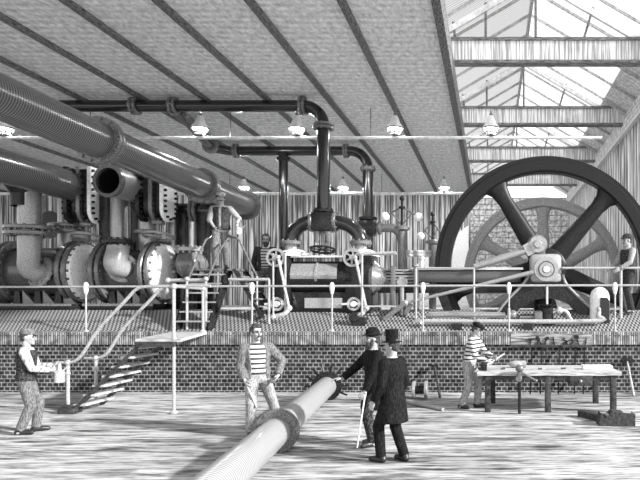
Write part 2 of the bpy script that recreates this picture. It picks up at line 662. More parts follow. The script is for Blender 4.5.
# pale gable wall, side wall and its plate
RX, RZ, EZ = 1.25, 11.1, 8.9
gw = MB().prism([(-2.8, 0), (XR + 0.2, 0), (XR + 0.2, EZ - 0.2), (-2.8, EZ - 0.2)], YG, YG + 0.3)
struct(gw, 'wall_gable', 'brick_pale')
struct(MB().box((XR, 17.2, -0.3), (XR + 0.3, YG, EZ - 0.75)), 'wall_right', 'boards_side')
tp = MB()
for i in range(4):
    tp.box((XR - 0.16 + 0.03 * i, 17.2, EZ - 0.75 + 0.2 * i), (XR + 0.3, YG, EZ - 0.62 + 0.2 * i))
tp.box((XR, 17.2, EZ - 0.75), (XR + 0.25, YG, EZ))
struct(tp, 'trim_%d' % k, 'truss')
k += 1
# glazed roof: panes, solid lower slope, rafters, purlins, trusses
HALF = XR - RX


def slope(t, side):
    return V((RX + side * HALF * t, 0, RZ - (RZ - EZ) * t))


def strip(t0, t1, side, y0, y1, th, dz=0.0):
    a, c = slope(t0, side), slope(t1, side)
    m = MB()
    m.prism([(a.x, a.z + dz), (c.x, c.z + dz), (c.x, c.z + dz + th), (a.x, a.z + dz + th)], y0, y1)
    return m


struct(strip(0.0, 0.78, 1, 12, YG + 0.3, 0.012), 'window_1', 'roofglass')
struct(strip(0.0, 1.0, -1, 12, YG + 0.3, 0.012), 'window_2', 'roofglass')
struct(strip(0.78, 1.03, 1, 12, YG + 0.3, 0.06), 'ceiling_slope', 'plaster')
y = 13.4
while y < YG:
    for side in (-1, 1):
        a, c = slope(0.0, side), slope(1.0 if side < 0 else 0.98, side)
        a.y = c.y = y
        a.z -= 0.07
        c.z -= 0.07
        struct(MB().bar(a, c, 0.045, 0.08), 'trim_%d' % k, 'rafter')
        k += 1
    y += 1.5
struct(MB().bar((RX, 12, RZ - 0.1), (RX, YG, RZ - 0.1), 0.09, 0.2), 'trim_%d' % k, 'rafter')
k += 1
for ty in (17.0, 23.0, 29.0, 35.0):
    tb = MB().box((-2.6, ty - 0.1, EZ - 0.27), (XR, ty + 0.1, EZ + 0.27))
    o = struct(tb, 'trim_%d' % k, 'truss')
    ed = MB().box((-2.6, ty - 0.16, EZ + 0.27), (XR, ty + 0.16, EZ + 0.35)).box((-2.6, ty - 0.16, EZ - 0.35), (XR, ty + 0.16, EZ - 0.27))
    ed.build('flange_edge', 'truss_dark', o)
    k += 1
    rd = MB()
    for xx, lean in ((-0.95, -0.06), (-0.12, 0.0), (RX, 0.0), (2.55, 0.28)):
        t = abs(xx + lean - RX) / HALF
        rd.bar((xx, ty, EZ + 0.3), (xx + lean, ty, RZ - (RZ - EZ) * t - 0.05), 0.07, 0.07)
    struct(rd, 'trim_%d' % k, 'truss_dark')
    k += 1
    # pale principal rafters of the truss
    pr = MB()
    for side in (-1, 1):
        a, c = slope(0.02, side), slope(0.97, side)
        a.y = c.y = ty + 0.02
        pr.bar(a - Z_ * 0.2, c - Z_ * 0.2, 0.12, 0.16)
    struct(pr, 'trim_%d' % k, 'rafter_pale')
    k += 1
# white slope-topped panel at the corner of the boarded wall
wp = MB().prism([(-4.3, ZU - 0.1), (-1.0, ZU - 0.1), (-1.0, 5.6), (-4.3, 3.1)], YB - 0.6, YB - 0.4)
struct(wp, 'trim_%d' % k, 'cover')
k += 1

# ------------------------------------------------------------------ overhead pipes
GM = 'pipework of the engine room'


def main_pipe():
    a, c = V((-7.042, 2.0, 5.157)), V((-7.07, 18.0, 4.845))
    t = thing('overhead_main_pipe', (-7.05, 12, 4.6), 'thick grey main pipe across the upper left, ending open behind the man on the steps', 'pipe')
    d = (c - a).normalized()
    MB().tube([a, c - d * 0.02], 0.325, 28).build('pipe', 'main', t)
    f = MB()
    for yy in (11.2, 15.2):
        q = a + d * ((yy - a.y) / d.y)
        for s in (-0.05, 0.05):
            f.disc(q + d * s, d, 0.43, 0.08, 28)
        f.bolts(q, d, 0.385, 14, 0.03, 0.26)
        f.build('flange', 'iron_grey', t)
        f = MB()
    f.ring(c - d * 0.03, d, 0.27, 0.43, 0.09, 28)
    f.bolts(c - d * 0.03, d, 0.37, 14, 0.028, 0.17)
    f.build('end_flange', 'iron_grey', t)
    MB().disc(c + d * 0.001, d, 0.275, 0.02, 24).build('bore_shade', 'black', t)  # black disc laid over the end as the shade inside the pipe


main_pipe()


def lower_main():
    t = thing('overhead_main_pipe', (-10.6, 13, 4.6), 'shorter thick grey main pipe at far left, lower, ending at a bolted valve', 'pipe')
    a, c = V((-11.1, 3.0, 5.3)), V((-10.5, 15.55, 4.95))
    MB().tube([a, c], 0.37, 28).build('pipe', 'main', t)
    MB().ring(c, (c - a), 0.3, 0.39, 0.1, 28).build('collar', 'iron', t)
    # branch elbow turning down behind
    e = MB().tube([c + V((0, -0.1, 0)), c + V((0, 0.3, 0)), c + V((0, 0.55, -0.15)), c + V((0, 0.65, -0.45))], 0.34, 20)
    e.build('elbow', 'iron', t)


lower_main()


def steam_pipe():
    """overhead steam pipe with its drop to the engine manifold"""
    t = thing('steam_pipe', P(323, 215, 15.5), 'dark overhead steam pipe running level, then turning straight down to the engine manifold', 'pipe')
    D = 15.5
    z = P(0, 106, D).z
    xl, xe, xv = P(62, 0, D).x, P(303, 0, D).x, P(323.5, 0, D).x
    r = 0.145
    MB().tube([(xl, D, z), (xe, D, z)], r, 22).build('level_pipe', 'iron_pipe', t)
    MB().ball((xl, D, z), (0.14, r, r)).build('end_cap', 'iron_pipe', t)
    for px in (135, 174):
        f = MB()
        q = V((P(px, 0, D).x, D, z))
        f.disc(q - X_ * 0.05, X_, 0.22, 0.06).disc(q + X_ * 0.05, X_, 0.22, 0.06).bolts(q, X_, 0.19, 8, 0.025, 0.2)
        f.build('flange', 'iron_grey', t)
    rr = xv - xe
    e = MB().tube(arc((xe, D, z - rr), (rr, 0, 0), (0, 0, rr), 90, 0, 10), 0.15, 20)
    e.build('elbow', 'iron_pipe', t)
    q = V((xe, D, z))
    MB().disc(q - X_ * .04, X_, 0.24, 0.06).disc(q + X_ * .04, X_, 0.24, 0.06).bolts(q, X_, 0.2, 8, 0.025, 0.18).build('flange', 'iron_grey', t)
    q = V((xv, D, z - rr))
    MB().disc(q - Z_ * .04, Z_, 0.26, 0.06).disc(q + Z_ * .04, Z_, 0.26, 0.06).bolts(q, Z_, 0.21, 8, 0.025, 0.18).build('flange', 'iron_grey', t)
    zb = P(0, 212, D).z
    MB().tube([(xv, D, z - rr), (xv, D, zb)], 0.165, 22).build('drop_pipe', 'iron_pipe', t)
    # manifold box with two bent branches
    m = MB().box((xv - 0.26, D - 0.24, P(0, 232, D).z), (xv + 0.26, D + 0.24, P(0, 213, D).z), bevel=0.05)
    m.disc((xv, D, zb + 0.02), Z_, 0.25, 0.06)
    m.bolts((xv, D, zb + 0.03), Z_, 0.21, 8, 0.024, 0.12)
    m.build('manifold_box', 'iron', t)
    for sgn, px in ((-1, 291), (1, 361)):
        xb = P(px, 0, D).x
        zc, z1 = P(0, 222, D).z, P(0, 243, D).z
        xs = xv + sgn * 0.26
        rx = abs(xb - xs)
        e = MB().tube([(xs - sgn * .02, D, zc)] + arc((xs, D, z1), (sgn * rx, 0, 0), (0, 0, zc - z1), 90, 0, 10) + [(xb, D, z1 - 0.02)], 0.175, 20)
        e.build('bent_branch', 'iron_pipe', t)
        f = MB().disc((xs + sgn * .03, D, zc), X_, 0.25, 0.08).bolts((xs + sgn * .03, D, zc), X_, 0.21, 8, 0.025, 0.16)
        f.build('branch_flange', 'iron_grey', t)
        f = MB().disc((xb, D, z1), Z_, 0.27, 0.09).bolts((xb, D, z1), Z_, 0.22, 8, 0.028, 0.17)
        f.build('branch_flange', 'iron_grey', t)
        MB().tube([(xb, D, z1), (xb, D, P(0, 256, D).z)], 0.15, 16).build('branch_foot', 'steel_dull', t)
    # small valve nose with its wheel underneath the box
    n = MB()
    for dx in (-0.13, 0.13):
        n.tube([(xv + dx, D - .1, P(0, 232, D).z + .02), (xv + dx * 1.1, D - .1, P(0, 243, D).z)], [0.1, 0.06], 12)
    n.tube([(xv, D - .1, P(0, 232, D).z + .02), (xv, D - .1, P(0, 250, D).z)], 0.035, 10)
    n.build('valve_spindle', 'iron_grey', t)
    w = MB().torus((xv, D - .1, P(0, 250, D).z), V((0, .2, 1)), 0.31, 0.03)
    for i in range(3):
        a = PI * i / 3 + .3
        w.bar((xv - .3 * math.cos(a), D - .1 - .3 * math.sin(a), P(0, 250, D).z + .06 * math.sin(a)), (xv + .3 * math.cos(a), D - .1 + .3 * math.sin(a), P(0, 250, D).z - .06 * math.sin(a)), 0.04, 0.03)
    w.build('hand_wheel', 'iron', t)


steam_pipe()


def exhaust_pipe():
    t = thing('exhaust_pipe', P(368, 226, 20), 'thinner dark pipe behind, slanting back from the steam pipe and dropping beside the governor', 'pipe')
    z = 6.93
    a = V((P(174, 0, 15.5).x, 15.68, z))
    c = V((P(211, 0, 19.5).x, 19.5, z))
    MB().tube([a, c], 0.15, 18).build('slanting_pipe', 'iron_pipe', t)
    d = (c - a).normalized()
    MB().disc(c - d * .1, d, 0.24, 0.14).bolts(c - d * .1, d, .2, 8, .025, .2).build('flange', 'iron_grey', t)
    e0 = V((P(236, 0, 20).x, 20.0, z - 0.02))
    MB().tube([c - d * .05, c + d * 0.25 + X_ * .08, e0 - X_ * .2, e0], 0.15, 18).build('bend', 'iron_pipe', t)
    xe, xv = P(350, 0, 20).x, P(368, 0, 20).x
    MB().tube([e0, (xe, 20, z - .02)], 0.15, 18).build('level_pipe', 'iron_pipe', t)
    for q in (e0, V((P(346, 0, 20).x, 20, z - .02))):
        f = MB().disc(q - X_ * .04, X_, .23, .06).disc(q + X_ * .04, X_, .23, .06).bolts(q, X_, .19, 8, .025, .18)
        f.build('flange', 'iron_grey', t)
    rr = xv - xe
    MB().tube(arc((xe, 20, z - .02 - rr), (rr, 0, 0), (0, 0, rr), 90, 0, 10), 0.16, 18).build('elbow', 'iron_pipe', t)
    q = V((xv, 20, z - .02 - rr))
    MB().disc(q, Z_, .25, .12).bolts(q, Z_, .2, 8, .025, .2).build('flange', 'iron_grey', t)
    MB().tube([q, (xv, 20, ZU)], 0.17, 18).build('drop_pipe', 'iron_pipe', t)
    zb = P(0, 228, 20).z
    b_ = MB().box((xv - .27, 19.75, zb - .25), (xv + .27, 20.25, zb + .25), bevel=.06).disc((xv, 20, zb + .3), Z_, .3, .1)
    b_.build('valve_box', 'iron', t)
    MB().tube([(xv + .25, 20, zb)] + arc((xv + .75, 20, zb - .55), (.35, 0, 0), (0, 0, .55), 90, 0, 8) + [(xv + 1.1, 20, ZU)], .14, 16).build('bent_branch', 'iron_grey', t)
    MB().disc((xv + .38, 20, zb), X_, .22, .1).build('branch_flange', 'iron_grey', t)
    xd = P(283.5, 0, 20).x
    MB().tube([(xd, 20, z), (xd, 20, ZU)], 0.145, 16).build('second_drop_pipe', 'iron_pipe', t)
    MB().disc((xd, 20, z - .28), Z_, .22, .1).build('tee_collar', 'iron', t)


exhaust_pipe()

# gas pipes and their lamps
GL = 'gas lamps standing on the two pale gas pipes'
ZG = 6.39


def gas_pipe(y, px0, px1, label):
    x0, x1 = P(px0, 0, y).x, P(px1, 0, y).x
    t = thing('gas_pipe', ((x0 + x1) / 2, y, ZG), label, 'pipe')
    MB().tube([(x0, y, ZG), (x1, y, ZG)], 0.042 * y / 17, 10).build('pipe', 'gaspipe', t)
    n = 4
    for i in range(n):
        h = MB()
        xx = x0 + (min(x1, -1.3) - x0) * (i + .5) / n
        h.tube([(xx, y, ZG), (xx, y, ZC)], 0.012, 6)
        h.build('hanger', 'iron_grey', t)


gas_pipe(16.4, -120, 602, 'nearer pale gas pipe crossing the whole room level under the ceiling')
gas_pipe(25.0, -150, 480, 'farther pale gas pipe running along the top of the boarded back wall')


def make_lamp(loc, label):
    t = thing('gas_lamp', loc, label, 'lamp', GL)
    x, y, z = loc
    MB().tube([(x, y, z - .03), (x, y, z + .2)], 0.03, 8).lathe([(0, .0), (.09, .02), (.1, .06), (0, .08)], (x, y, z), Z_, 12).build('burner_stem', 'iron_grey', t)
    MB().lathe([(.05, .05), (.15, .09), (.2, .18), (.21, .24)], (x, y, z), Z_, 18).build('glass_bowl', 'glass', t)
    sh = MB().lathe([(.27, .23), (.265, .26), (.17, .38), (.09, .58), (.055, .62), (.05, .6), (.16, .36), (.255, .235)], (x, y, z), Z_, 22, close=True)
    sh.build('lamp_shade', 'shade', t)
    MB().lathe([(0, .58), (.05, .6), (.04, .64), (.06, .67), (.02, .70), (.03, .74), (0, .77)], (x, y, z), Z_, 12).build('finial', 'iron_grey', t)
    w = MB()
    for i in range(8):
        a = 2 * PI * i / 8
        c, s = math.cos(a), math.sin(a)
        w.tube([(x + c * .06, y + s * .06, z + .03), (x + c * .17, y + s * .17, z + .09), (x + c * .23, y + s * .23, z + .18), (x + c * .245, y + s * .245, z + .245)], .011, 5)
    w.torus((x, y, z + .235), Z_, .255, .022, 24, 6)
    w.torus((x, y, z + .1), Z_, .18, .012, 24, 6)
    w.build('wire_guard', 'iron', t)
    return t


lamps = [(4.5, 16.4, 'white-shaded gas lamp at the far left edge, above the lower main pipe'),
         (200, 16.4, 'white-shaded gas lamp over the slanting dark pipe on the nearer gas pipe'),
         (297, 16.4, 'white-shaded gas lamp just left of the steam pipe elbow'),
         (395, 16.4, 'white-shaded gas lamp under the ceiling, between the steam pipe and the glazed roof'),
         (491, 16.4, 'white-shaded gas lamp hanging before the glazed roof, above the large flywheel'),
         (244, 25.0, 'smaller white-shaded gas lamp above the open end of the main pipe'),
         (343, 25.0, 'smaller white-shaded gas lamp between the steam drop and the thinner pipe'),
         (444, 25.0, 'smaller white-shaded gas lamp at the ceiling edge beside the large flywheel')]
l0 = None
for px, yy, lab in lamps:
    loc = V((P(px, 0, yy).x, yy, ZG + 0.04))
    s = .88
    if l0 is None:
        l0 = make_lamp(loc, lab)
        o = l0
    else:
        o = copy_thing(l0, loc, lab)
    o.scale = (s, s, s)


# ------------------------------------------------------------------ air compressors on the left
def elbow_pts(c, a, b_, n=8):
    return arc(c, a, b_, 0, 90, n)


def compressor(px_l, px_r, cy, D, label, dome):
    c0, c1 = P(px_l, cy, D), P(px_r, cy, D)
    t = thing('air_compressor', (c1.x, D, ZU), label, 'compressor', 'air compressors along the left of the platform')
    z = c1.z
    MB().tube([(c0.x, D, z), (c1.x, D, z)], 0.62, 36).build('barrel', 'smooth_barrel', t)
    for xx in (c0.x, c1.x - .1):
        f = MB()
        for s in (-.08, .08):
            f.disc((xx + s, D, z), X_, 0.8, 0.11, 40)
        f.bolts((xx, D, z), X_, 0.72, 22, 0.035, 0.36)
        f.build('barrel_flange', 'iron_grey', t)
    cap = MB().lathe([(0.74, 0), (0.70, .09), (0.55, .15), (.3, .22), (0, .24)], (c1.x + .02, D, z), X_, 36)
    cap.bolts((c1.x + .04, D, z), X_, 0.66, 18, .03, .2)
    cap.build('end_cover', 'cover', t)
    h = MB().torus((c1.x + .22, D, z + .0), X_, 0.2, 0.03)
    for a in (0, PI / 3, 2 * PI / 3):
        h.bar((c1.x + .22, D - .2 * math.cos(a), z - .2 * math.sin(a)), (c1.x + .22, D + .2 * math.cos(a), z + .2 * math.sin(a)), .03, .03)
    h.ball((c1.x + .22, D + .0, z + .38), .09).tube([(c1.x + .15, D, z), (c1.x + .32, D, z)], .035, 10)
    h.build('valve_wheel', 'steel', t)
    # stools under the barrel
    n = 3
    for i in range(n):
        xx = c0.x + (c1.x - c0.x) * (i + .7) / (n + .4)
        MB().prism([(xx - .09, ZU + .15), (xx + .09, ZU + .15), (xx + .06, z - .5), (xx - .06, z - .5)], D - .45, D + .4).build('stool', 'iron', t)
        MB().prism([(xx + .1, ZU + .15), (xx + .42, ZU + .15), (xx + .1, ZU + .5)], D - .4, D - .3).build('gusset', 'iron_grey', t)
    MB().box((c0.x - .25, D - .66, ZU - .0), (c1.x + .1, D + .7, ZU + .15), bevel=.02).build('bed_plate', 'iron', t)
    MB().box((c0.x - .3, D - .72, ZU + .1), (c1.x + .12, D - .66, ZU + .16)).build('bed_edge', 'iron_grey', t)
    # delivery elbow bolted to the front of the barrel
    if not dome:
        e = P(42, 273, D - .6)
        top = P(29, 238, D - .95)
        pts = [V((top.x, top.y, top.z + .05)), top, V((top.x + .0, top.y, e.z + .42)), V((e.x - .12, e.y - .26, e.z + .1)), V((e.x - .02, e.y - .05, e.z)), e]
        sm = smooth_path(pts, 4)
        MB().tube(sm, 0.235, 22).build('delivery_elbow', 'cast_pale', t)
        ax = (e - pts[3]).normalized()
        flange(MB(), e - ax * .02, ax, .4, .08, 14).build('elbow_flange', 'steel_dull', t)
    else:
        e = P(123, 268, D - .6)
        top = P(118, 248, D - .8)
        pts = [V((top.x, top.y, top.z + .1)), V((top.x, top.y, top.z - .05)), V((e.x - .02, e.y - .3, e.z + .1)), V((e.x, e.y - .12, e.z)), e]
        sm = smooth_path(pts, 4)
        MB().tube(sm, 0.25, 22).build('delivery_elbow', 'cast_pale', t)
        flange(MB(), e, (V((0.35, -1, -0.15))), .36, .08, 14).build('elbow_flange', 'steel_dull', t)
        flange(MB(), (top.x, top.y, top.z + .15), Z_, .34, .1, 12).build('neck_flange', 'iron', t)
    return t


def smooth_path(pts, n):
    pts = [V(p) for p in pts]
    out = []
    for i in range(len(pts) - 1):
        p0 = pts[max(i - 1, 0)]
        p1, p2 = pts[i], pts[i + 1]
        p3 = pts[min(i + 2, len(pts) - 1)]
        for k_ in range(n):
            s = k_ / n
            out.append(0.5 * ((2 * p1) + (p2 - p0) * s + (2 * p0 - 5 * p1 + 4 * p2 - p3) * s * s + (3 * p1 - p0 - 3 * p2 + p3) * s ** 3))
    out.append(pts[-1])
    return out


compressor(16, 84, 272, 16.0, 'compressor barrel at far left with tall curved elbow on its front and round end cover', False)
compressor(112, 163, 272, 16.0, 'horizontal compressor barrel in the middle left, domed elbow on front, beside the stair handrail', True)
t3 = thing('air_compressor', (P(-20, 0, 16).x, 16, ZU), 'compressor cut off by the left edge, only its bolted pale end showing', 'compressor', 'air compressors along the left of the platform')
q = P(-14, 275, 16)
MB().tube([(q.x - 1.3, 16, q.z), (q.x, 16, q.z)], .62, 32).build('barrel', 'smooth_barrel', t3)
flange(MB(), (q.x, 16, q.z), X_, .78, .14, 20).build('barrel_flange', 'iron_grey', t3)
MB().lathe([(.72, .05), (.6, .14), (.3, .22), (0, .24)], q, X_, 32).build('end_cover', 'cover', t3)
MB().box((q.x - 1.3, 15.34, ZU), (q.x + .1, 16.7, ZU + .3)).build('bed_plate', 'iron', t3)


def handwheel(t, c, r, spokes=4, mat='iron_grey', axis=Z_):
    m = MB().torus(c, axis, r, r * .11, 26, 7)
    ref = X_ if abs(axis.x) < .9 else Y_
    u = axis.cross(ref).normalized()
    w = axis.cross(u)
    for i in range(spokes // 2):
        a = PI * i / (spokes // 2) + .5
        d = (u * math.cos(a) + w * math.sin(a)) * r
        m.bar(V(c) - d, V(c) + d, r * .16, r * .12)
    m.disc(c, axis, r * .25, r * .3)
    return m.build('hand_wheel', mat, t)


def riser(px, y0, y1, D, r, name, label, mat='steel_dull', discs=(), r_disc=.5, foot=None):
    """an upright pipe with its bolted joint plates"""
    xx = P(px, 0, D).x
    za, zb = P(0, y0, D).z, (P(0, y1, D).z if foot is None else foot)
    t = thing(name, (xx, D, zb), label, 'pipe', 'upright pipes over the compressors')
    MB().tube([(xx, D, zb), (xx, D, za)], r, 22).build('pipe', mat, t)
    for dy in discs:
        z = P(0, dy, D).z
        f = MB().disc((xx, D, z + .07), Z_, r_disc, .09, 30).disc((xx, D, z - .07), Z_, r_disc, .09, 30).bolts((xx, D, z), Z_, r_disc * .86, 16, .032, .28)
        f.build('joint_plate', 'iron_grey', t)
    return t


t = riser(30, 188, 242, 15.1, .25, 'upright_pipe', 'upright pipe at far left with broad bolted joint plate, standing on the compressor elbow', discs=(231,), r_disc=.54)
q = P(25, 186, 15.1)
MB().lathe([(.3, -.5), (.3, -.2), (.5, .05), (.52, .12), (0, .12)], q, Z_, 26).build('funnel_head', 'iron', t)
t = riser(69, 190, 250, 16.1, .25, 'upright_pipe', 'upright pipe with bolted joint plate, second from left, under the end of the lower main', discs=(229,), r_disc=.47, foot=3.4)
MB().disc((P(69, 0, 16.1).x, 16.1, P(0, 188, 16.1).z), Z_, .4, .25).build('top_joint', 'iron', t)
# small dark blind pipe seen end-on between them
t = thing('blind_pipe', P(50, 224, 16.6), 'small dark pipe end facing out between the two leftmost upright pipes', 'pipe')
q = P(50, 220, 16.4)
MB().tube([q, q + Y_ * .8], .22, 20).tube([q + V((0, .62, 0)), (q.x, q.y + .62, ZU)], .2, 16).build('pipe', 'iron', t)
MB().disc(q, Y_, .24, .05).build('cap', 'black', t)


def sluice_valve(px, D, y_top, y_bot, label, wheel_y):
    c = P(px, 0, D)
    zt, zb = P(0, y_top, D).z, P(0, y_bot, D).z
    t = thing('sluice_valve', (c.x, D, zb), label, 'valve', 'tall bolted sluice valves over the compressors')

    def outline(w, z0, z1, n=10):
        pts = [(D - w, z1)]
        for i in range(n + 1):
            a = PI + PI * i / n
            pts.append((D + w * math.cos(a), z0 + w + w * math.sin(a)))
        pts.append((D + w, z1))
        return pts
    # tongue-shaped body between two bolted cheek plates, lying in the pipe's line
    MB().prism(outline(.22, zb + .12, zt - .05), c.x - .2, c.x + .2, 'X').build('body', 'iron', t)
    for sx in (-.3, .02, .3):
        bo = MB()
        f = MB().prism(outline(.32, zb, zt), c.x + sx - .045, c.x + sx + .045, 'X')
        for i in range(7):
            z = zb + .36 + (zt - zb - .46) * i / 6
            for yy in (D - .26, D + .26):
                bo.tube([(c.x + sx - .1, yy, z), (c.x + sx + .1, yy, z)], .035, 6)
        for i in range(5):
            a = PI + PI * (i + .5) / 5
            bo.tube([(c.x + sx - .1, D + .26 * math.cos(a), zb + .32 + .26 * math.sin(a)), (c.x + sx + .1, D + .26 * math.cos(a), zb + .32 + .26 * math.sin(a))], .035, 6)
        pl = f.build('cheek_plate', 'cover' if sx == .3 else 'iron_grey' if sx > 0 else 'iron', t)
        bo.build('bolts', 'iron', pl)
    zw = P(0, wheel_y, D).z
    MB().tube([(c.x + .05, D, zb + .1), (c.x + .05, D, zw - .05)], .05, 10).disc((c.x + .05, D, zb - .02), Z_, .16, .1).build('spindle', 'iron_grey', t)
    handwheel(t, V((c.x + .05, D, zw)), .34, 4, 'steel_dull', V((0, .24, 1)).normalized())
    return t


sluice_valve(85, 15.7, 169, 224, 'tall dark sluice valve with rows of bolts, at the end of the lower main pipe', 237)
sluice_valve(156, 15.6, 172, 222, 'tall dark sluice valve with rows of bolts, right of the open black pipe mouth', 236)


def header(label):
    c = P(109, 181, 14.75)
    t = thing('header_pipe', (c.x, 15.4, ZU), label, 'pipe')
    d = V((.12, 1, 0)).normalized()
    e = c + d * 1.05
    MB().lathe([(.31, 0), (.36, 0), (.36, 1.05), (0, 1.05), (0, 1.0), (.31, .98)], c, d, 28).build('mouth', 'steel_dull', t)
    MB().ring(c, d, .31, .39, .1, 28).build('mouth_rim', 'iron_grey', t)
    MB().lathe([(.305, .03), (.308, .03), (.308, .95), (0, .95), (0, .93), (.304, .93)], c, d, 28).build('bore_shade', 'black', t)  # black lining puts the shade of the hollow mouth into its colour
    xa = P(147, 0, 15.75).x
    MB().tube([(e.x - .2, 15.75, c.z), (xa, 15.75, c.z)], .22, 20).build('cross_pipe', 'iron', t)
    for px, r_, m in ((107, .2, 'iron'), (117, .19, 'steel_dull'), (136, .15, 'iron'), (146, .2, 'steel_dull')):
        xx = P(px, 0, 15.8).x
        MB().tube([(xx, 15.85, c.z - .1), (xx, 15.85, 3.3)], r_, 18).build('down_pipe', m, t)
    b_ = MB().box((P(124, 0, 15.8).x, 15.9, P(0, 206, 15.9).z), (P(134, 0, 15.8).x, 16.2, P(0, 190, 15.9).z))
    b_.build('valve_box', 'iron_grey', t)
    MB().disc((P(117, 0, 15.8).x, 15.85, P(0, 240, 15.8).z), Z_, .3, .1).build('joint_plate', 'iron_grey', t)
    MB().disc((P(146, 0, 15.8).x, 15.85, P(0, 232, 15.8).z), Z_, .3, .1).build('joint_plate', 'iron_grey', t)


header('wide black pipe mouth facing out between the two sluice valves, on down pipes')


def rear_pipes():
    D = 16.4
    z = P(0, 211, D).z
    t = thing('branch_pipe', (P(185, 0, D).x, D, ZU), 'dark level branch pipe with upright legs behind the man on the steps', 'pipe')
    x0, x1 = P(169, 0, D).x, P(215, 0, D).x
    MB().tube([(x0, D, z), (x1, D, z)], .2, 20).build('level_pipe', 'iron_pipe', t)
    q = V((P(196, 0, D).x, D, z))
    MB().disc(q - X_ * .05, X_, .32, .07).disc(q + X_ * .05, X_, .32, .07).bolts(q, X_, .27, 10, .028, .22).build('flange', 'iron_grey', t)
    for px, r_, m in ((173, .14, 'steel_dull'), (184, .19, 'iron'), (193, .12, 'steel'), (205, .22, 'iron')):
        xx = P(px, 0, D).x
        MB().tube([(xx, D, z - .05), (xx, D, ZU)], r_, 16).build('leg', m, t)
    qq = P(187, 264, 15.7)
    MB().ball((qq.x, 15.9, qq.z), (.36, .4, .4)).tube([(qq.x, 15.9, qq.z), (qq.x, 16.3, qq.z)], .3, 16).build('valve_body', 'iron_grey', t)
    flange(MB(), (qq.x - .05, 15.9, qq.z + .38), Z_, .34, .1, 12).build('valve_flange', 'steel_dull', t)
    MB().tube([(qq.x, 15.9, ZU), (qq.x, 15.9, qq.z)], .16, 12).build('valve_foot', 'iron', t)


rear_pipes()
# ------------------------------------------------------------------ flywheels
WG = 'engine flywheels'


def flywheel(c, r_out, rim, width, n, ph, mat, label, hub_r):
    c = V(c)
    t = thing('flywheel', (c.x, c.y, c.z - r_out), label, 'flywheel', WG)
    w = width / 2
    r_in = r_out - rim
    prof = [(r_in, -w * .7), (r_in + .04, -w), (r_out - .12, -w), (r_out - .1, -w * .8), (r_out, -w * .8), (r_out, w * .8), (r_out - .1, w * .8), (r_out - .12, w), (r_in + .04, w), (r_in, w * .7)]
    MB().lathe(prof, c, Y_, 96, close=True).build('rim', mat, t, smooth=30)
    for i in range(n):
        a = R(ph + 360 * i / n)
        d = V((math.cos(a), 0, math.sin(a)))
        s = V((-math.sin(a), 0, math.cos(a)))
        secs = [(hub_r * .6, .30, .16), (r_in * .45, .245, .13), (r_in * .82, .205, .11), (r_in * .93, .25, .12), (r_in + .06, .42, .13)]
        m = MB()
        rings = []
        for rr, hw, hd in secs:
            hw, hd = hw * r_out / 2.83 * .92, hd
            ring = [m.bm.verts.new(c + d * rr + s * hw * math.cos(2 * PI * k_ / 16) + Y_ * hd * math.sin(2 * PI * k_ / 16)) for k_ in range(16)]
            rings.append(ring)
        for p_, q_ in zip(rings, rings[1:]):
            for k_ in range(16):
                m.bm.faces.new((p_[k_], p_[(k_ + 1) % 16], q_[(k_ + 1) % 16], q_[k_]))
        m.bm.faces.new(rings[0])
        m.bm.faces.new(rings[-1][::-1])
        m.build('spoke', mat, t, smooth=50)
    MB().lathe([(.145, -w * 1.2), (hub_r * .8, -w * 1.2), (hub_r, -w * .9), (hub_r, w * .9), (hub_r * .8, w * 1.3), (.145, w * 1.3)], c, Y_, 32, close=True).build('hub', mat, t)
    return t


WC = P(546, 268, 15.8)
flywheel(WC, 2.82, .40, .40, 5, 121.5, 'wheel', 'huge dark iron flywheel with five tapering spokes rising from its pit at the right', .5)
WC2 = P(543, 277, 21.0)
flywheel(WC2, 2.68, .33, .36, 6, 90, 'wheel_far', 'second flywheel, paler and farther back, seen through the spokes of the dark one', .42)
# shaft shared by nothing else: carried in the bearing
t = thing('crank_shaft', (WC.x, 17.9, ZU), 'dark shaft running back from the large flywheel on a pedestal', 'shaft')
MB().tube([(WC.x, 15.52, WC.z), (WC.x, 20.0, WC.z - .02)], .14, 20).build('shaft', 'steel_dull', t)
MB().prism([(WC.x - .6, ZU), (WC.x + .6, ZU), (WC.x + .25, WC.z + .2), (WC.x - .25, WC.z + .2)], 18.6, 19.1).build('pedestal', 'iron', t)

# ------------------------------------------------------------------ steam engine
EN = thing('steam_engine', (P(440, 0, 15.4).x, 15.4, ZU), 'large horizontal steam engine with dark valve chests and long bed before the flywheel', 'engine')


def X(px, D):
    return P(px, 0, D).x


def Z(py, D):
    return P(0, py, D).z


ED = 15.3
# cylinder between two valve chests
MB().tube([(X(284, ED), ED + .3, Z(277, ED)), (X(352, ED), ED + .3, Z(277, ED))], .44, 36).build('cylinder', 'iron', EN)
m = MB().tube([(X(292, ED), ED + .14, Z(274.5, ED)), (X(338, ED), ED + .14, Z(274.5, ED))], .3, 26)
m.ring((X(317, ED), ED + .14, Z(274.5, ED)), X_, .29, .315, .05)
m.build('bright_casing', 'steel_dull', EN)
MB().box((X(292, ED), ED + .1, Z(267, ED)), (X(345, ED), ED + .5, Z(257, ED))).build('lagging', 'slats', EN)
MB().box((X(284, ED), ED - .05, Z(257.5, ED)), (X(350, ED), ED + .6, Z(255.5, ED))).build('top_plate', 'steel', EN)
for px in (291, 361):
    m = MB().lathe([(.42, 0), (.36, .1), (.2, .17), (0, .19)], (X(px, ED), ED + .25, Z(256, ED)), Z_, 22)
    m.build('dome_cover', 'cover', EN)
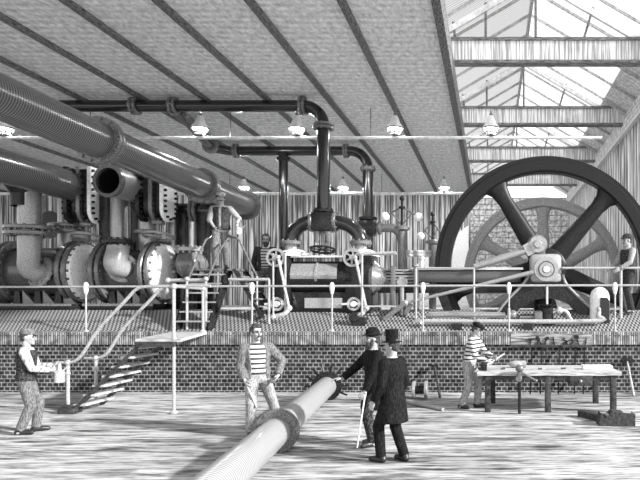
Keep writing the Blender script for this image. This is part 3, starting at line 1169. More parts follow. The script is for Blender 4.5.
for px0, px1 in ((270, 291), (346, 372)):
    m = MB().box((X(px0, ED), ED - .12, ZU - .12), (X(px1, ED), ED + .75, Z(252, ED)), bevel=.04)
    m.build('valve_chest', 'iron', EN)
    q = V((X(px0 + 8, ED), ED - .16, Z(258, ED)))
    w = MB().ring(q, Y_, .17, .23, .08, 26)
    for i in range(3):
        a = PI * i / 3 + .4
        w.bar(q - V((math.cos(a), 0, math.sin(a))) * .2, q + V((math.cos(a), 0, math.sin(a))) * .2, .045, .04)
    w.disc(q, Y_, .07, .16)
    w.build('wrist_plate', 'steel_dull', EN)
    p0 = V((q.x + .08, q.y - .06, q.z))
    p1 = V((X(px0 + 22, ED), q.y - .06, Z(308, ED)))
    MB().tube([p0, p1], .035, 8).ball(p1, .08).ball(p0, .06).build('valve_rod', 'steel', EN)
    m = MB().tube(smooth_path([p1, p1 + V((-.1, -.05, -.14)), p1 + V((-.32, -.05, -.2))], 4), .06, 10).ball(p1 + V((-.36, -.05, -.22)), .09)
    m.build('rocker_arm', 'steel', EN)
    q = V((X(px0 + 9, ED), ED - .15, Z(304, ED)))
    MB().torus(q, Y_, .14, .035).bar(q - X_ * .3, q + X_ * .3, .05, .05).disc(q, Y_, .08, .14).build('drain_valve', 'steel', EN)
for px in (276, 288):
    MB().tube([(X(px, ED), ED - .2, Z(254, ED)), (X(px, ED), ED - .2, Z(322, ED) + .02)], .026, 8).build('upright_rod', 'rail', EN)
m = MB().box((X(286, ED), ED - .05, ZU - .15), (X(352, ED), ED + .8, Z(292, ED)), bevel=.02)
m.build('cylinder_base', 'iron', EN)
MB().box((X(306, ED), ED - .12, Z(308, ED)), (X(343, ED), ED - .03, Z(298, ED))).build('foot_plate', 'steel_dull', EN)
# flared guide, long bed, slide bars
zc = Z(279, ED)
MB().lathe([(.25, 0), (.44, 0), (.46, .08), (.36, .18), (.25, .35), (.22, .55), (.22, .6)], (X(370, ED), ED + .25, zc), X_, 30).build('flared_guide', 'iron_grey', EN)
m = MB().tube([(X(386, ED), ED + .25, zc + .02), (X(418, ED), ED + .25, zc + .02)], .24, 24)
m.build('trunk_guide', 'barrel', EN)
MB().box((X(372, ED), ED + .05, Z(293, ED)), (X(531, ED), ED + .22, Z(284, ED)), bevel=.03).build('lower_bed', 'iron', EN)
m = MB().box((X(415, ED), ED, Z(283, ED)), (X(522, ED), ED + .25, Z(269.5, ED)), bevel=.06)
m.build('upper_bed', 'smooth_barrel', EN)
MB().box((X(414, ED), ED - .04, Z(269.8, ED)), (X(523, ED), ED + .26, Z(267.5, ED))).build('bed_edge', 'steel', EN)
for px in (393, 416):
    m = MB().box((X(px, ED) - .06, ED - .05, ZU - .1), (X(px, ED) + .06, ED + .25, Z(266, ED)), bevel=.02)
    m.build('bed_upright', 'iron_grey', EN)
MB().box((X(368, ED), ED + .05, ZU - .05), (X(378, ED), ED + .5, Z(290, ED)), bevel=.03).build('bed_foot', 'iron_grey', EN)
MB().bar((X(440, ED), ED + .12, Z(290, ED)), (X(449, ED), ED + .12, ZU - .05), .22, .22, up=(1, 0, 0)).build('bed_strut', 'iron', EN)
MB().tube([(X(421, ED), ED + .2, Z(268, ED)), (X(421, ED), ED + .2, Z(259, ED))], .06, 10).ball((X(421, ED), ED + .2, Z(258, ED)), .08).build('oil_cup', 'steel', EN)
# A-shaped bearing frame and bearing
bx = X(545, ED)
fr = []
z0 = ZU - .28
yb = 15.2
for px, pz in ((497, 314), (508, 300), (522, 286), (529, 276)):
    fr.append((X(px, ED), Z(pz, ED)))
for px, pz in ((562, 276), (566, 286), (581, 301), (596, 314)):
    fr.append((X(px, ED), Z(pz, ED)))
for px, pz in ((578, 314), (570, 305), (558, 300), (546, 298), (534, 300), (522, 306), (514, 314)):
    fr.append((X(px, ED), Z(pz, ED)))
m = MB().prism(fr, 15.12, 15.52)
m.build('bearing_frame', 'iron', EN, smooth=20)
rimL = [V((X(px, ED), 15.12, Z(pz, ED))) for px, pz in ((497, 313), (508, 299), (522, 285), (529, 275))]
rimR = [V((X(px, ED), 15.12, Z(pz, ED))) for px, pz in ((562, 275), (566, 285), (581, 300), (596, 313))]
for rm in (rimL, rimR):
    MB().tube(smooth_path(rm, 4), .035, 8).build('frame_bead', 'steel_dull', EN)
bz = Z(270, ED)
MB().box((bx - .38, 15.0, bz - .32), (bx + .38, 15.5, bz + .38), bevel=.1).build('bearing_block', 'cast_pale', EN)
m = MB().ring((bx, 14.97, bz), Y_, .2, .29, .1, 36)
m.ring((bx, 14.95, bz), Y_, .1, .17, .12, 30)
m.build('bearing_ring', 'steel_dull', EN)
MB().disc((bx, 14.97, bz), Y_, .2, .06, 30).build('bearing_face', 'iron_grey', EN)
MB().disc((bx, 14.92, bz), Y_, .085, .1, 20).build('shaft_end', 'shade', EN)
# crank disc with its pin above the bearing
cq = V((X(537, 15.35), 15.35, Z(245, 15.35)))
m = MB().disc(cq, Y_, .25, .3, 28).bar(cq, (bx, 15.36, bz), .26, .26, up=(0, 1, 0))
m.build('crank', 'iron_grey', EN)
MB().ring(cq - Y_ * .2, Y_, .1, .2, .12, 28).disc(cq - Y_ * .24, Y_, .1, .16).build('crank_pin', 'steel_dull', EN)
p0 = V((X(474, 15.2), 15.2, Z(267, 15.2)))
p1 = V((X(529, 15.2), 15.18, Z(250, 15.2)))
m = MB().tube([p0, (p0 + p1) / 2, p1], [.07, .1, .075], 14)
m.bar(p1 - (p1 - p0).normalized() * .1, V((cq.x, 15.2, cq.z)), .16, .3)
m.build('connecting_rod', 'steel_dull', EN)
e0 = V((X(405, 14.9), 14.95, Z(303, 14.9)))
e1 = V((X(534, 14.9), 14.95, Z(272, 14.9)))
MB().tube([e0, e1], [.035, .06], 10).ball(e0, .08).build('eccentric_rod', 'steel_dull', EN)
m = MB().bar(e0, e0 + V((-.5, 0, -.4)), .16, .1).ball(e0 + V((-.5, 0, -.4)), .1)
m.bar(e0 + V((.12, .15, -.02)), (X(404, 14.9), 15.1, Z(315, 14.9)), .16, .1)
m.build('reversing_lever', 'iron_grey', EN)
m = MB().tube([(X(402, 15.1), 15.1, Z(282, 15.1)), (X(402, 15.1), 15.1, ZU - .12)], .05, 10)
q = V((X(402, 15.05), 15.05, Z(282, 15.05)))
m.build('lever_post', 'steel_dull', EN)
MB().disc(q, Y_, .13, .1).bolts(q, Y_, .09, 6, .02, .14).build('lever_boss', 'steel_dull', EN)
MB().box((X(364, 14.9), 14.9, Z(307, 14.9)), (X(404, 14.9), 14.95, Z(305.5, 14.9))).build('hand_bar', 'rail', EN)
MB().tube([(X(362, 14.8), 14.8, Z(254, 14.8)), (X(362, 14.8), 14.8, floor_z(14.8))], .028, 8).build('upright_rod', 'rail', EN)
MB().tube([(X(360, 15), 15.05, Z(254, 15)), (X(396, 15), 15.05, Z(253, 15))], .045, 10).build('valve_gear_rod', 'rail', EN)
m = MB().box((X(352, 14.7), 14.6, floor_z(14.6) - .02), (X(366, 14.7), 14.95, floor_z(14.9) + .06)).disc((X(354, 14.6), 14.6, Z(317, 14.6)), Y_, .12, .1)
m.build('foot_bearing', 'iron', EN)


# ------------------------------------------------------------------ fly-ball governors
def governor(px, D, ytop, ybase, s, arms, label, foot):
    x, z0 = X(px, D), Z(ytop, D)
    t = thing('governor', (x, D, foot), label, 'governor', 'fly-ball governors beside the engine')
    zc_ = Z(ybase, D)
    MB().tube([(x, D, foot), (x, D, zc_)], .11 * s, 14).lathe([(.11 * s, 0), (.2 * s, .05 * s), (.2 * s, .12 * s), (.1 * s, .16 * s)], (x, D, zc_ - .12 * s), Z_, 16).build('column', 'iron_grey', t)
    MB().tube([(x, D, zc_), (x, D, z0 + .1 * s)], .035 * s, 10).ball((x, D, z0 + .12 * s), .07 * s).disc((x, D, z0 - .12 * s), Z_, .09 * s, .06 * s).build('spindle', 'iron', t)
    for (ex, ez), ball in arms:
        e = V((X(ex, D), D, Z(ez, D)))
        a0 = V((x, D, z0 - .1 * s))
        am = a0.lerp(e, .62)
        MB().tube([a0, e], .024 * s, 8).tube([am, (x, D, zc_ + .05)], .02 * s, 8).build('arm', 'iron_grey', t)
        if ball:
            MB().ball(e, .115 * s, 16, 10).build('ball', 'cover', t)
    return t


governor(402, 16.2, 203, 227, 1.0, [((385, 216.5), 1), ((418.5, 217), 1)], 'taller fly-ball governor with two pale balls on a column beside the thin pipe', ZU)
governor(432.5, 17.5, 218, 241, .95, [((420.5, 236), 1), ((441, 233), 0)], 'shorter fly-ball governor close to the left rim of the large flywheel', ZU)
t = thing('level_rod', P(412, 254, 16.6), 'pale level rods running from the tall governor to the short one', 'rod')
MB().tube([P(404, 252, 16.35), P(430, 252, 17.3)], .05, 10).tube([P(404, 255.5, 16.35), P(430, 255, 17.3)], .05, 10).build('rod', 'rail', t)

# ------------------------------------------------------------------ feed pipes, pump and air vessel before the flywheel
t = thing('feed_pipe', P(510, 321, 14.75), 'bright upper and lower pipes lying along the platform before the flywheel', 'pipe')
D = 14.7
zl = floor_z(14.55) + .06
MB().tube(smooth_path([(X(420, 14.55), 14.5, zl + .02), (X(423, 14.55), 14.55, zl + .07), (X(430, 14.55), 14.55, zl + .08), (X(590, 14.55), 14.55, zl + .08), (X(598, 14.6), 14.6, zl + .2), (X(600, 14.6), 14.75, zl + .38)], 5), .055, 12).build('lower_pipe', 'rail', t)
zu = floor_z(14.75) + .12
MB().tube(smooth_path([(X(430, 14.75), 14.9, zu - .02), (X(431, 14.75), 14.78, zu + .05), (X(436, 14.75), 14.75, zu + .07), (X(505, 14.75), 14.75, zu + .07)], 5), .06, 12).build('upper_pipe', 'rail', t)
for px in (458, 528):
    m = MB().box((X(px, 14.6) - .1, 14.42, floor_z(14.42) - .02), (X(px, 14.6) + .1, 14.8, floor_z(14.6) + .05))
    m.build('pipe_chair', 'iron', t)
m = MB().ball((X(513, 14.75), 14.75, zu + .08), .1).disc((X(509, 14.75), 14.75, zu + .08), X_, .14, .08)
m.build('pipe_joint', 'steel_dull', t)
t = thing('feed_pump', (X(547, 14.8), 14.8, floor_z(14.8)), 'small dark feed pump under the bearing with an upright rod and curling pipe', 'pump')
fz = floor_z(14.6)
MB().lathe([(.2, 0), (.2, .05), (.15, .08), (.15, .42), (.2, .46), (.23, .5), (.12, .52)], (X(547, 14.8), 14.8, fz), Z_, 22).build('pump_body', 'iron', t)
MB().box((X(537, 14.8) - .08, 14.65, fz), (X(537, 14.8) + .12, 14.95, fz + .36), bevel=.03).build('valve_box', 'iron_grey', t)
MB().tube([(X(547, 14.8), 14.8, fz + .5), (X(547, 14.8), 14.8, Z(285, 14.8))], .03, 8).build('pump_rod', 'steel', t)
MB().tube([(X(520, 14.8), 14.8, fz + .2), (X(536, 14.8), 14.8, fz + .2)], .03, 8).build('inlet_pipe', 'rail', t)
MB().tube(smooth_path([(X(551, 14.8), 14.8, fz + .3), (X(558, 14.8), 14.8, fz + .36), (X(566, 14.8), 14.8, fz + .34), (X(571, 14.8), 14.8, fz + .14), (X(577, 14.8), 14.8, fz + .07), (X(588, 14.8), 14.8, fz + .06), (X(592, 14.8), 14.8, fz + .0)], 5), .05, 10).build('curled_pipe', 'steel', t)
MB().ball((X(559, 14.8), 14.8, fz + .36), .1).disc((X(577, 14.8), 14.8, fz + .08), X_, .08, .06).build('pipe_union', 'steel', t)
t = thing('air_vessel', (X(601, 14.95), 14.95, floor_z(14.8)), 'round-topped air vessel with dark front panel right of the bearing frame', 'vessel')
fz = floor_z(14.75)
m = MB().lathe([(.24, 0), (.24, .55), (.23, .66), (.19, .76), (.11, .83), (0, .86)], (X(600, 14.95), 15.0, fz), Z_, 26)
m.build('dome', 'cover', t)
m = MB().prism([(X(600, 14.75) + .0, fz), (X(600, 14.75) + .22, fz), (X(600, 14.75) + .22, fz + .52), (X(600, 14.75) + .16, fz + .6), (X(600, 14.75) + .02, fz + .6), (X(600, 14.75) + .0, fz + .52)], 14.7, 14.9)
m.build('front_panel', 'black', t)

# ------------------------------------------------------------------ railing along the platform edge
t = thing('platform_railing', (-4, 14.22, ZD), 'long thin handrail with ball-jointed posts along the platform edge', 'railing')
YRL = 14.22
zr = Z(287, YRL)
MB().tube([(X(-40, YRL), YRL, zr), (X(660, YRL), YRL, zr + .04)], .026, 10).build('handrail', 'rail', t)
for px in (86, 252, 332, 423, 509, 615):
    x = X(px, YRL)
    m = MB().tube([(x, YRL, ZD), (x, YRL, zr - .05)], .02, 10).lathe([(.06, 0), (.06, .02), (.03, .04)], (x, YRL, ZD), Z_, 12)
    p = m.build('post', 'rail', t)
    MB().lathe([(.03, -.16), (.045, -.1), (.06, 0), (.045, .07), (.03, .1), (0, .11)], (x, YRL, zr), Z_, 14).build('ball_joint', 'cover', p)
t = thing('flywheel_guard_rail', (X(590, 14.8), 14.8, ZU), 'upper guard rail before the right half of the flywheel, higher than the platform rail', 'railing')
YG2 = 14.95
zr2 = Z(268, YG2)
MB().tube([(X(563, YG2), YG2, zr2), (X(660, YG2), YG2, zr2)], .03, 10).build('handrail', 'rail', t)
MB().tube([(X(563, YG2), YG2, zr2), (X(563, YG2), 15.12, zr2)], .03, 10).build('rail_end', 'rail', t)
x = X(621, YG2)
MB().tube([(x, YG2, floor_z(YG2)), (x, YG2, zr2)], .035, 10).ball((x, YG2, zr2), .07).build('post', 'rail', t)
t = thing('engine_guard_rail', (X(445, 14.8), 14.8, ZU), 'thin guard rail and its post before the long engine bed', 'railing')
MB().tube([(X(474, 14.9), 14.9, Z(268.5, 14.9)), (X(474, 14.9), 14.9, floor_z(14.9))], .025, 8).build('post', 'rail', t)
MB().tube([(X(416, 14.9), 14.9, Z(268, 14.9)), (X(474, 14.9), 14.9, Z(268.5, 14.9))], .025, 8).build('handrail', 'rail', t)
MB().tube([(X(416, 14.9), 14.9, Z(268, 14.9)), (X(416, 14.9), 14.9, floor_z(14.9))], .025, 8).build('post', 'rail', t)

# ------------------------------------------------------------------ bridging steps with the man on top
ST = thing('bridging_steps', (X(222, 14.9), 14.9, ZU), 'low iron bridging steps with arched handrails, one man standing on top', 'steps')
zt = Z(268.5, 15.0)
y0, y1 = 14.42, 15.0
xa, xb = X(181, 14.6), X(213, 14.6)
xta, xtb = X(196, 15.0), X(229, 15.0)
for i in range(6):
    f = (i + .3) / 6
    yy = y0 + (y1 - y0) * f
    z = floor_z(y0) + (zt - floor_z(y0)) * (i + 1) / 6.6
    xl, xr = xa + (xta - xa) * f, xb + (xtb - xb) * f
    MB().box((xl, yy - .1, z - .035), (xr, yy + .14, z)).build('tread', 'steel_dull', ST)
for (p, q) in (((xa, y0), (xta, y1)), ((xb, y0), (xtb, y1))):
    MB().bar((p[0], p[1], floor_z(p[1]) - .0), (q[0], q[1], zt), .06, .2).build('stringer', 'iron', ST)
MB().box((xta - .02, 14.92, zt - .06), (X(239, 15.0), 15.5, zt), bevel=.01).build('top_plate', 'iron_grey', ST)
x0, x1 = X(236, 15), X(262, 15)
for i in range(5):
    f = (i + .5) / 5
    xx = x0 + (x1 - x0) * f
    z = zt + (floor_z(15.2) - zt) * (i + 1) / 6
    MB().box((xx - .12, 14.95, z - .03), (xx + .14, 15.48, z)).build('tread', 'steel_dull', ST)
for yy in (14.93, 15.5):
    MB().bar((x0, yy, zt - .02), (x1 + .05, yy, floor_z(yy) + .02), .05, .2, up=(0, 1, 0)).build('stringer', 'iron', ST)
for xx0, xx1, yy in ((188, 209, 14.6), (207, 230, 14.75)):
    pts = [(X(xx0, 14.45), 14.45, Z(280, 14.45)), (X(xx0 + 6, 14.5), 14.5, Z(266, 14.5)), (X(xx0 + 13, 14.6), 14.6, Z(250, 14.6)), (X(xx1 - 3, 14.8), 14.8, Z(240, 14.8)), (X(xx1, 15), 15.0, Z(238, 15)), (X(xx1 + 2, 15.3), 15.3, Z(238, 15.3)), (X(xx1 + 2, 15.46), 15.46, zt - .02)]
    MB().tube(smooth_path(pts, 5), .025, 8).build('arched_handrail', 'iron_grey', ST)
    MB().tube([(X(xx0 - 1, 14.45), 14.45, Z(279, 14.45)), (X(xx0 - 1, 14.45), 14.45, floor_z(14.45))], .03, 8).ball((X(xx0 - 1, 14.45), 14.45, Z(279, 14.45)), .06).build('newel', 'rail', ST)
pts = [(X(231, 15), 15.0, Z(237, 15)), (X(238, 15), 15.0, Z(239, 15)), (X(244, 15), 15.0, Z(250, 15)), (X(252, 15), 15.0, Z(267, 15)), (X(257, 15), 15.0, Z(276, 15))]
MB().tube(smooth_path(pts, 5), .025, 8).build('arched_handrail', 'iron_grey', ST)
MB().tube([(X(257, 15), 15.0, Z(276, 15)), (X(257, 15), 15.0, floor_z(15))], .025, 8).build('newel', 'rail', ST)
MB().tube([(X(168, 14.5), 14.5, Z(280.5, 14.5)), (X(206, 14.5), 14.5, Z(280, 14.5))], .045, 10).ball((X(168, 14.5), 14.5, Z(280.5, 14.5)), .07).build('cross_rail', 'rail', ST)
MB().tube([(X(229, 14.7), 14.7, Z(279.5, 14.7)), (X(269, 14.7), 14.7, Z(279.5, 14.7))], .04, 10).build('cross_rail', 'rail', ST)
MB().tube([(X(269, 14.7), 14.7, Z(279.5, 14.7)), (X(269, 14.7), 14.7, floor_z(14.7))], .03, 8).build('newel', 'rail', ST)

# ------------------------------------------------------------------ stair from the floor to the platform
SR = thing('wooden_stair', (-6.9, 11.6, 0), 'open wooden stair at left climbing from the earth floor to a small landing', 'stair')
yn, yf = 11.5, 12.35
lx0 = X(137, 11.5)
lx1 = X(182, 11.5)
MB().prism([(lx0, 11.44), (lx1, 11.44), (X(207, 14.05), 14.05), (X(172, 14.05), 14.05)], ZD - .055, ZD, 'Z').build('landing', 'wood_pale', SR)
MB().box((lx0 + .02, 11.4, ZD - .14), (lx1 - .1, 11.47, ZD - .05)).build('landing_edge', 'wood_dark', SR)
sx0 = X(73, 11.5)
run = lx0 + .1 - sx0
MB().bar((sx0, yn, 0.03), (lx0 + .12, yn, ZD - .06), .05, .12, up=(0, 1, 0)).build('stringer', 'wood_dark', SR)
MB().bar((sx0 - .0, yf, 0.03), (lx0 + .12, yf, ZD - .06), .05, .12, up=(0, 1, 0)).build('stringer', 'wood_dark', SR)
for i in range(7):
    f = (i + .7) / 7.4
    xx = sx0 + run * f
    z = (ZD - .08) * f + .05
    MB().box((xx - .1, yn - .03, z - .04), (xx + .13, yf + .03, z), bevel=.006).build('tread', 'wood_pale', SR)
# handrails
for yy, nm in ((yn - .02, 'near'), (yf, 'far')):
    dx = 0 if nm == 'near' else -.12
    xs = sx0 - .06 + dx * .3
    zl_ = 0.94
    xtop = lx0 + (.35 if nm == 'near' else .15)
    zt_ = ZD + .97 if nm == 'near' else ZD + 1.0
    pts = [(xs - .08, yy, zl_), (xs + .02, yy, zl_), (xs + .22, yy, zl_ + .12), (xs + .55, yy, zl_ + .62), (lx0 - .22, yy, zt_ - .28), (lx0 + .0, yy, zt_ - .05), (lx0 + .22, yy, zt_), (lx1 - .14 if nm == 'near' else lx1 + .15, yy, zt_)]
    MB().tube(smooth_path(pts, 6), .03, 10).build('handrail', 'rail', SR)
    MB().tube([(xs - .02, yy, .1), (xs - .02, yy, zl_)], .032, 10).ball((xs - .02, yy, zl_ - .0), .055).ball((xs - .02, yy, zl_ - .2), .045).build('newel', 'rail', SR)
    MB().tube([(xs - .25, yy, zl_), (xs, yy, zl_)], .028, 8).build('rail_end', 'rail', SR)
MB().box((sx0 - .2, yn - .14, 0), (sx0 + .1, yn + .14, .1), bevel=.02).box((sx0 - .15, yn - .1, .09), (sx0 + .02, yn + .1, .17)).build('newel_block', 'wood_dark', SR)
for yy, xx in ((yn - .02, lx1 - .14), (13.9, X(203, 13.9))):
    m = MB().tube([(xx, yy, 0.0 if yy < 12 else ZD - .03), (xx, yy, ZD + .97)], .03, 10).ball((xx, yy, ZD + .97), .06).ball((xx, yy, ZD), .05).lathe([(.07, 0), (.07, .03), (.03, .06)], (xx, yy, 0 if yy < 12 else ZD), Z_, 12)
    m.build('post', 'rail', SR)
MB().tube([(lx1 - .14, yn - .02, ZD + .97), (X(203, 13.9), 13.9, ZD + .97), (X(206, 14.2), 14.19, ZD + .97)], .026, 8).build('side_rail', 'rail', SR)

# ------------------------------------------------------------------ main pipe lying on the floor
GP = thing('floor_pipe', (-2.9, 9.2, 0), 'long grey pipe lying on the earth floor, flanged mid-length with long bolts at its end', 'pipe')
A, Bp = V((-2.342, 3.0, .29)), V((-3.44, 13.15, .29))
d = (Bp - A).normalized()
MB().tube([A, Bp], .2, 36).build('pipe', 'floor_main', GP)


def at_y(y):
    return A + d * ((y - A.y) / d.y)


q = at_y(8.55)
m = MB().disc(q - d * .05, d, .3, .07, 36).disc(q + d * .06, d, .3, .07, 36).bolts(q, d, .26, 12, .02, .2)
m.build('flange', 'iron_grey', GP)
q = at_y(13.0)
m = MB().ring(q, d, .16, .31, .08, 36)
m.build('end_flange', 'iron', GP)
m = MB()
u = d.cross(Z_).normalized()
for i in range(14):
    a = 2 * PI * i / 14
    rr = u * math.cos(a) + Z_ * math.sin(a)
    if math.sin(a) > -.75:
        MB().bar(q + rr * .27, q + rr * .46 + d * .05, .035, .035).build('long_bolt', 'iron', GP)


# ------------------------------------------------------------------ workbench and what lies on it
TB = thing('workbench', (X(548, 11.9), 11.9, 0), 'long dark-legged workbench with a pale top and a hanging drawer before the brick wall', 'workbench')
by0, by1 = 11.55, 12.75
bx0, bx1 = X(477, 11.6), X(621, 11.6)
MB().prism([(bx0, by0), (bx1, by0), (bx1 - .08, by1), (bx0 + .2, by1)], .69, .76, 'Z').build('bench_top', 'wood_pale', TB)
MB().box((bx0 + .08, by0 + .04, .6), (bx1 - .12, by0 + .08, .69)).build('apron', 'wood_dark', TB)
for xx, yy in ((bx0 + .2, by0 + .08), (X(548, 11.6), by0 + .08), (bx1 - .14, by0 + .08), (bx0 + .3, by1 - .12), (bx1 - .3, by1 - .12)):
    MB().box((xx - .055, yy - .055, 0), (xx + .055, yy + .055, .69), bevel=.008).build('leg', 'wood_dark', TB)
dr = MB().box((X(570, 11.5), by0 - .0, .5), (X(593, 11.5), by0 + .5, .685), bevel=.01).build('drawer', 'wood_dark', TB)
MB().ball((X(581, 11.5), by0 - .03, .59), .03).build('knob', 'steel_dull', dr)
VS = thing('leg_vice', (X(519, 11.5), 11.45, 0), 'iron leg vice clamped to the front of the workbench, its long leg on the floor', 'vice')
vx = X(519.5, 11.45)
MB().tube([(vx, 11.45, 0), (vx, 11.45, .6)], .03, 10).build('leg', 'iron', VS)
MB().box((vx - .05, 11.4, .6), (vx + .05, 11.54, .86), bevel=.02).ball((vx, 11.42, .84), (.08, .08, .07)).build('jaw', 'iron_grey', VS)
MB().tube([(vx + .04, 11.42, .76), (vx + .3, 11.36, .62)], .022, 8).ball((vx + .3, 11.36, .62), .03).build('screw_handle', 'iron_grey', VS)
MB().disc((vx - .02, 11.35, .66), Y_, .06, .06).build('screw_boss', 'iron_grey', VS)
tag(MB().box((X(583, 11.9), 11.9, .761), (X(613, 11.9), 12.15, .84), bevel=.015).build('plank', 'shade', None), 'short white board lying on the right end of the workbench top', 'board')
t = thing('work_piece', (X(517, 12.2), 12.3, .76), 'rounded pale casting lying on the workbench behind the vice', 'casting')
MB().ball((X(516, 12.3), 12.3, .83), (.16, .1, .07)).disc((X(521, 12.3), 12.3, .83), X_, .07, .2).build('casting', 'cast_pale', t)
for i, (px, yy, L, lab) in enumerate(((496, 11.9, .35, 'flat file lying on the left part of the workbench top'), (534, 11.9, .3, 'short chisel lying on the workbench right of the vice'), (556, 11.95, .38, 'long chisel lying on the workbench above the drawer'))):
    t = thing('bench_tool', (X(px, yy), yy, .76), lab, 'tool', 'hand tools lying on the workbench')
    MB().bar((X(px, yy) - L / 2, yy - .05, .775), (X(px, yy) + L / 4, yy + .03, .775), .03, .02).build('blade', 'steel_dull', t)
    MB().tube([(X(px, yy) + L / 4, yy + .03, .778), (X(px, yy) + L / 2, yy + .06, .778)], .018, 8).build('handle', 'wood_dark', t)
# tools on the wall rack
ry = YW - .07
RK = thing('tool_rack', (X(553, ry), ry, Z(345, ry)), 'narrow board with a ledge on the coping, holding hand tools above the workbench', 'rack')
MB().box((X(511, ry), YW - .085, Z(346.5, ry)), (X(592, ry), YW - .048, Z(344.5, ry))).build('ledge', 'wood_dark', RK)
MB().box((X(511, ry), YW - .056, Z(344.5, ry)), (X(592, ry), YW - .048, Z(333.5, ry))).build('back_board', 'wood', RK)
kinds = ['hammer', 'pincers', 'spanner', 'chisel', 'brace', 'callipers', 'mallet', 'gauge']
desc = {'hammer': 'small dark hammer at the left end of the wall rack',
        'pincers': 'pincers with spread legs, second from left on the wall rack',
        'spanner': 'stubby spanner, third from left on the wall rack',
        'chisel': 'straight dark chisel hanging mid-rack on the coping',
        'brace': 'cranked brace with a curved handle, right of the mid-rack chisel',
        'callipers': 'curved callipers hanging in the right half of the wall rack',
        'mallet': 'square-headed mallet, second from right on the wall rack',
        'gauge': 'thin dark gauge at the right end of the wall rack'}
for i, kd in enumerate(kinds):
    px = 530 + i * 7.9 + (0, 1.6, -1.2, .8, 2, -.5, 1.4, 0)[i]
    tilt = (.03, -.04, .05, -.03, .02, .05, -.05, .03)[i]
    x = X(px, ry)
    zt_, zb_ = Z(337, ry), Z(344.6, ry)
    yy = YW - .068
    m = MB()
    if kd == 'hammer':
        m.bar((x, yy, zb_), (x, yy, zt_), .025, .025).bar((x - .06, yy, zt_), (x + .06, yy, zt_), .03, .05)
    elif kd == 'pincers':
        m.bar((x - .05, yy, zb_), (x, yy, zt_ - .05), .02, .03).bar((x + .05, yy, zb_), (x, yy, zt_ - .05), .02, .03).ball((x, yy, zt_ - .03), (.05, .016, .05))
    elif kd == 'spanner':
        m.bar((x, yy, zb_), (x, yy, zt_), .03, .04).disc((x, yy, zt_), Y_, .05, .03)
    elif kd == 'chisel':
        m.bar((x, yy, zb_), (x, yy, zt_), .02, .04)
    elif kd == 'brace':
        m.tube(smooth_path([(x, yy, zb_), (x, yy, zb_ + .04), (x + .06, yy, zb_ + .08), (x, yy, zb_ + .12), (x, yy, zt_)], 4), .016, 8)
    elif kd == 'callipers':
        m.tube(smooth_path([(x - .03, yy, zb_), (x - .07, yy, zb_ + .07), (x, yy, zt_), (x + .07, yy, zb_ + .07), (x + .03, yy, zb_)], 4), .016, 8)
    elif kd == 'mallet':
        m.bar((x, yy, zb_), (x, yy, zt_), .025, .025).bar((x - .05, yy, zt_), (x + .05, yy, zt_), .032, .08)
    else:
        m.bar((x, yy, zb_), (x, yy, zt_), .014, .02).bar((x - .03, yy, zb_ + .05), (x + .03, yy, zb_ + .05), .02, .02)
    for v in m.bm.verts:
        v.co.x += (v.co.z - zb_) * tilt * 6
        v.co.z = zb_ + (v.co.z - zb_) * (.75, 1.0, .8, 1.05, .9, .7, 1.0, .85)[i]
    tag(m.build(kd, 'iron', None), desc[kd], 'tool', 'hand tools on the wall rack')
# long tools leaning under the rack on the wall
for i, (px, h, lab) in enumerate(((531, .36, 'short dark bar leaning on the brick wall behind the workbench, leftmost'), (541, .4, 'forked dark bar leaning on the brick wall, second from left behind the bench'),
                                  (559, .46, 'cranked dark bar leaning on the brick wall behind the bench middle'), (575, .42, 'straight dark bar leaning on the brick wall, second from right behind the bench'), (584, .34, 'thin dark bar leaning on the brick wall behind the white board'))):
    x = X(px, 13.9)
    zb_ = .62
    m = MB().bar((x - .02, 13.86, 0), (x + .03, YW - .055, zb_ + h), .03, .03)
    if i in (1, 2):
        m.bar((x + .03, YW - .07, zb_ + h), (x + .12, YW - .07, zb_ + h - .08), .03, .03)
    tag(m.build('iron_bar', 'iron', None), lab, 'bar', 'bars leaning behind the workbench')


def sledge(x, y, x1, y1, L, label, head, nm):
    t = thing(nm, (x, y, 0), label, 'tool')
    p0 = V((x, y, 0.02))
    h = math.sqrt(max(.01, L * L - (x1 - x) ** 2 - (y1 - y) ** 2))
    p1 = V((x1, y1, h))
    MB().tube([p0, p1], [.03, .02], 10).build('handle', 'wood_pale' if head == 'sledge' else 'wood_dark', t)
    if head == 'sledge':
        MB().box(p1 - V((.13, .04, .06)), p1 + V((.13, .04, .06)), bevel=.02).build('head', 'iron', t)
    else:
        MB().bar(p1 - V((.08, 0, 0)), p1 + V((.08, 0, -.01)), .05, .05).build('head', 'iron', t)


sledge(X(634, 13.4), 13.4, X(628, 13.9), 14.0, .95, 'sledgehammer with pale handle leaning on the wall right of the workbench', 'sledge', 'sledgehammer')
sledge(X(440, 13.3), 13.3, X(434, 13.9), 14.0, .95, 'dark crowbar leaning on the wall left of the striped bench worker', 'bar', 'crowbar')
t = thing('cable_reel', (X(420, 13.2), 13.2, 0), 'small two-flanged iron roller lying by the wall behind the gentlemen', 'roller')
for sx in (-.13, .13):
    MB().disc((X(420, 13.2) + sx, 13.2, .19), X_, .19, .06).build('flange', 'steel_dull', t)
MB().tube([(X(420, 13.2) - .12, 13.2, .19), (X(420, 13.2) + .12, 13.2, .19)], .09, 14).build('drum', 'iron', t)
tag(MB().tube([(X(405, 12.6), 12.6, .035), (X(443, 11.7), 11.7, .035)], .035, 10).build('iron_rod', 'steel_dull', None), 'thin straight rod lying on the earth floor right of the gentlemen', 'rod')
t = thing('iron_block', (X(484, 11.9), 11.9, .76), 'dark block being worked at the left end of the workbench', 'block')
MB().box((X(481, 11.9) - .0, 11.7, .76), (X(487, 11.9), 11.95, .92), bevel=.02).build('block', 'iron', t)
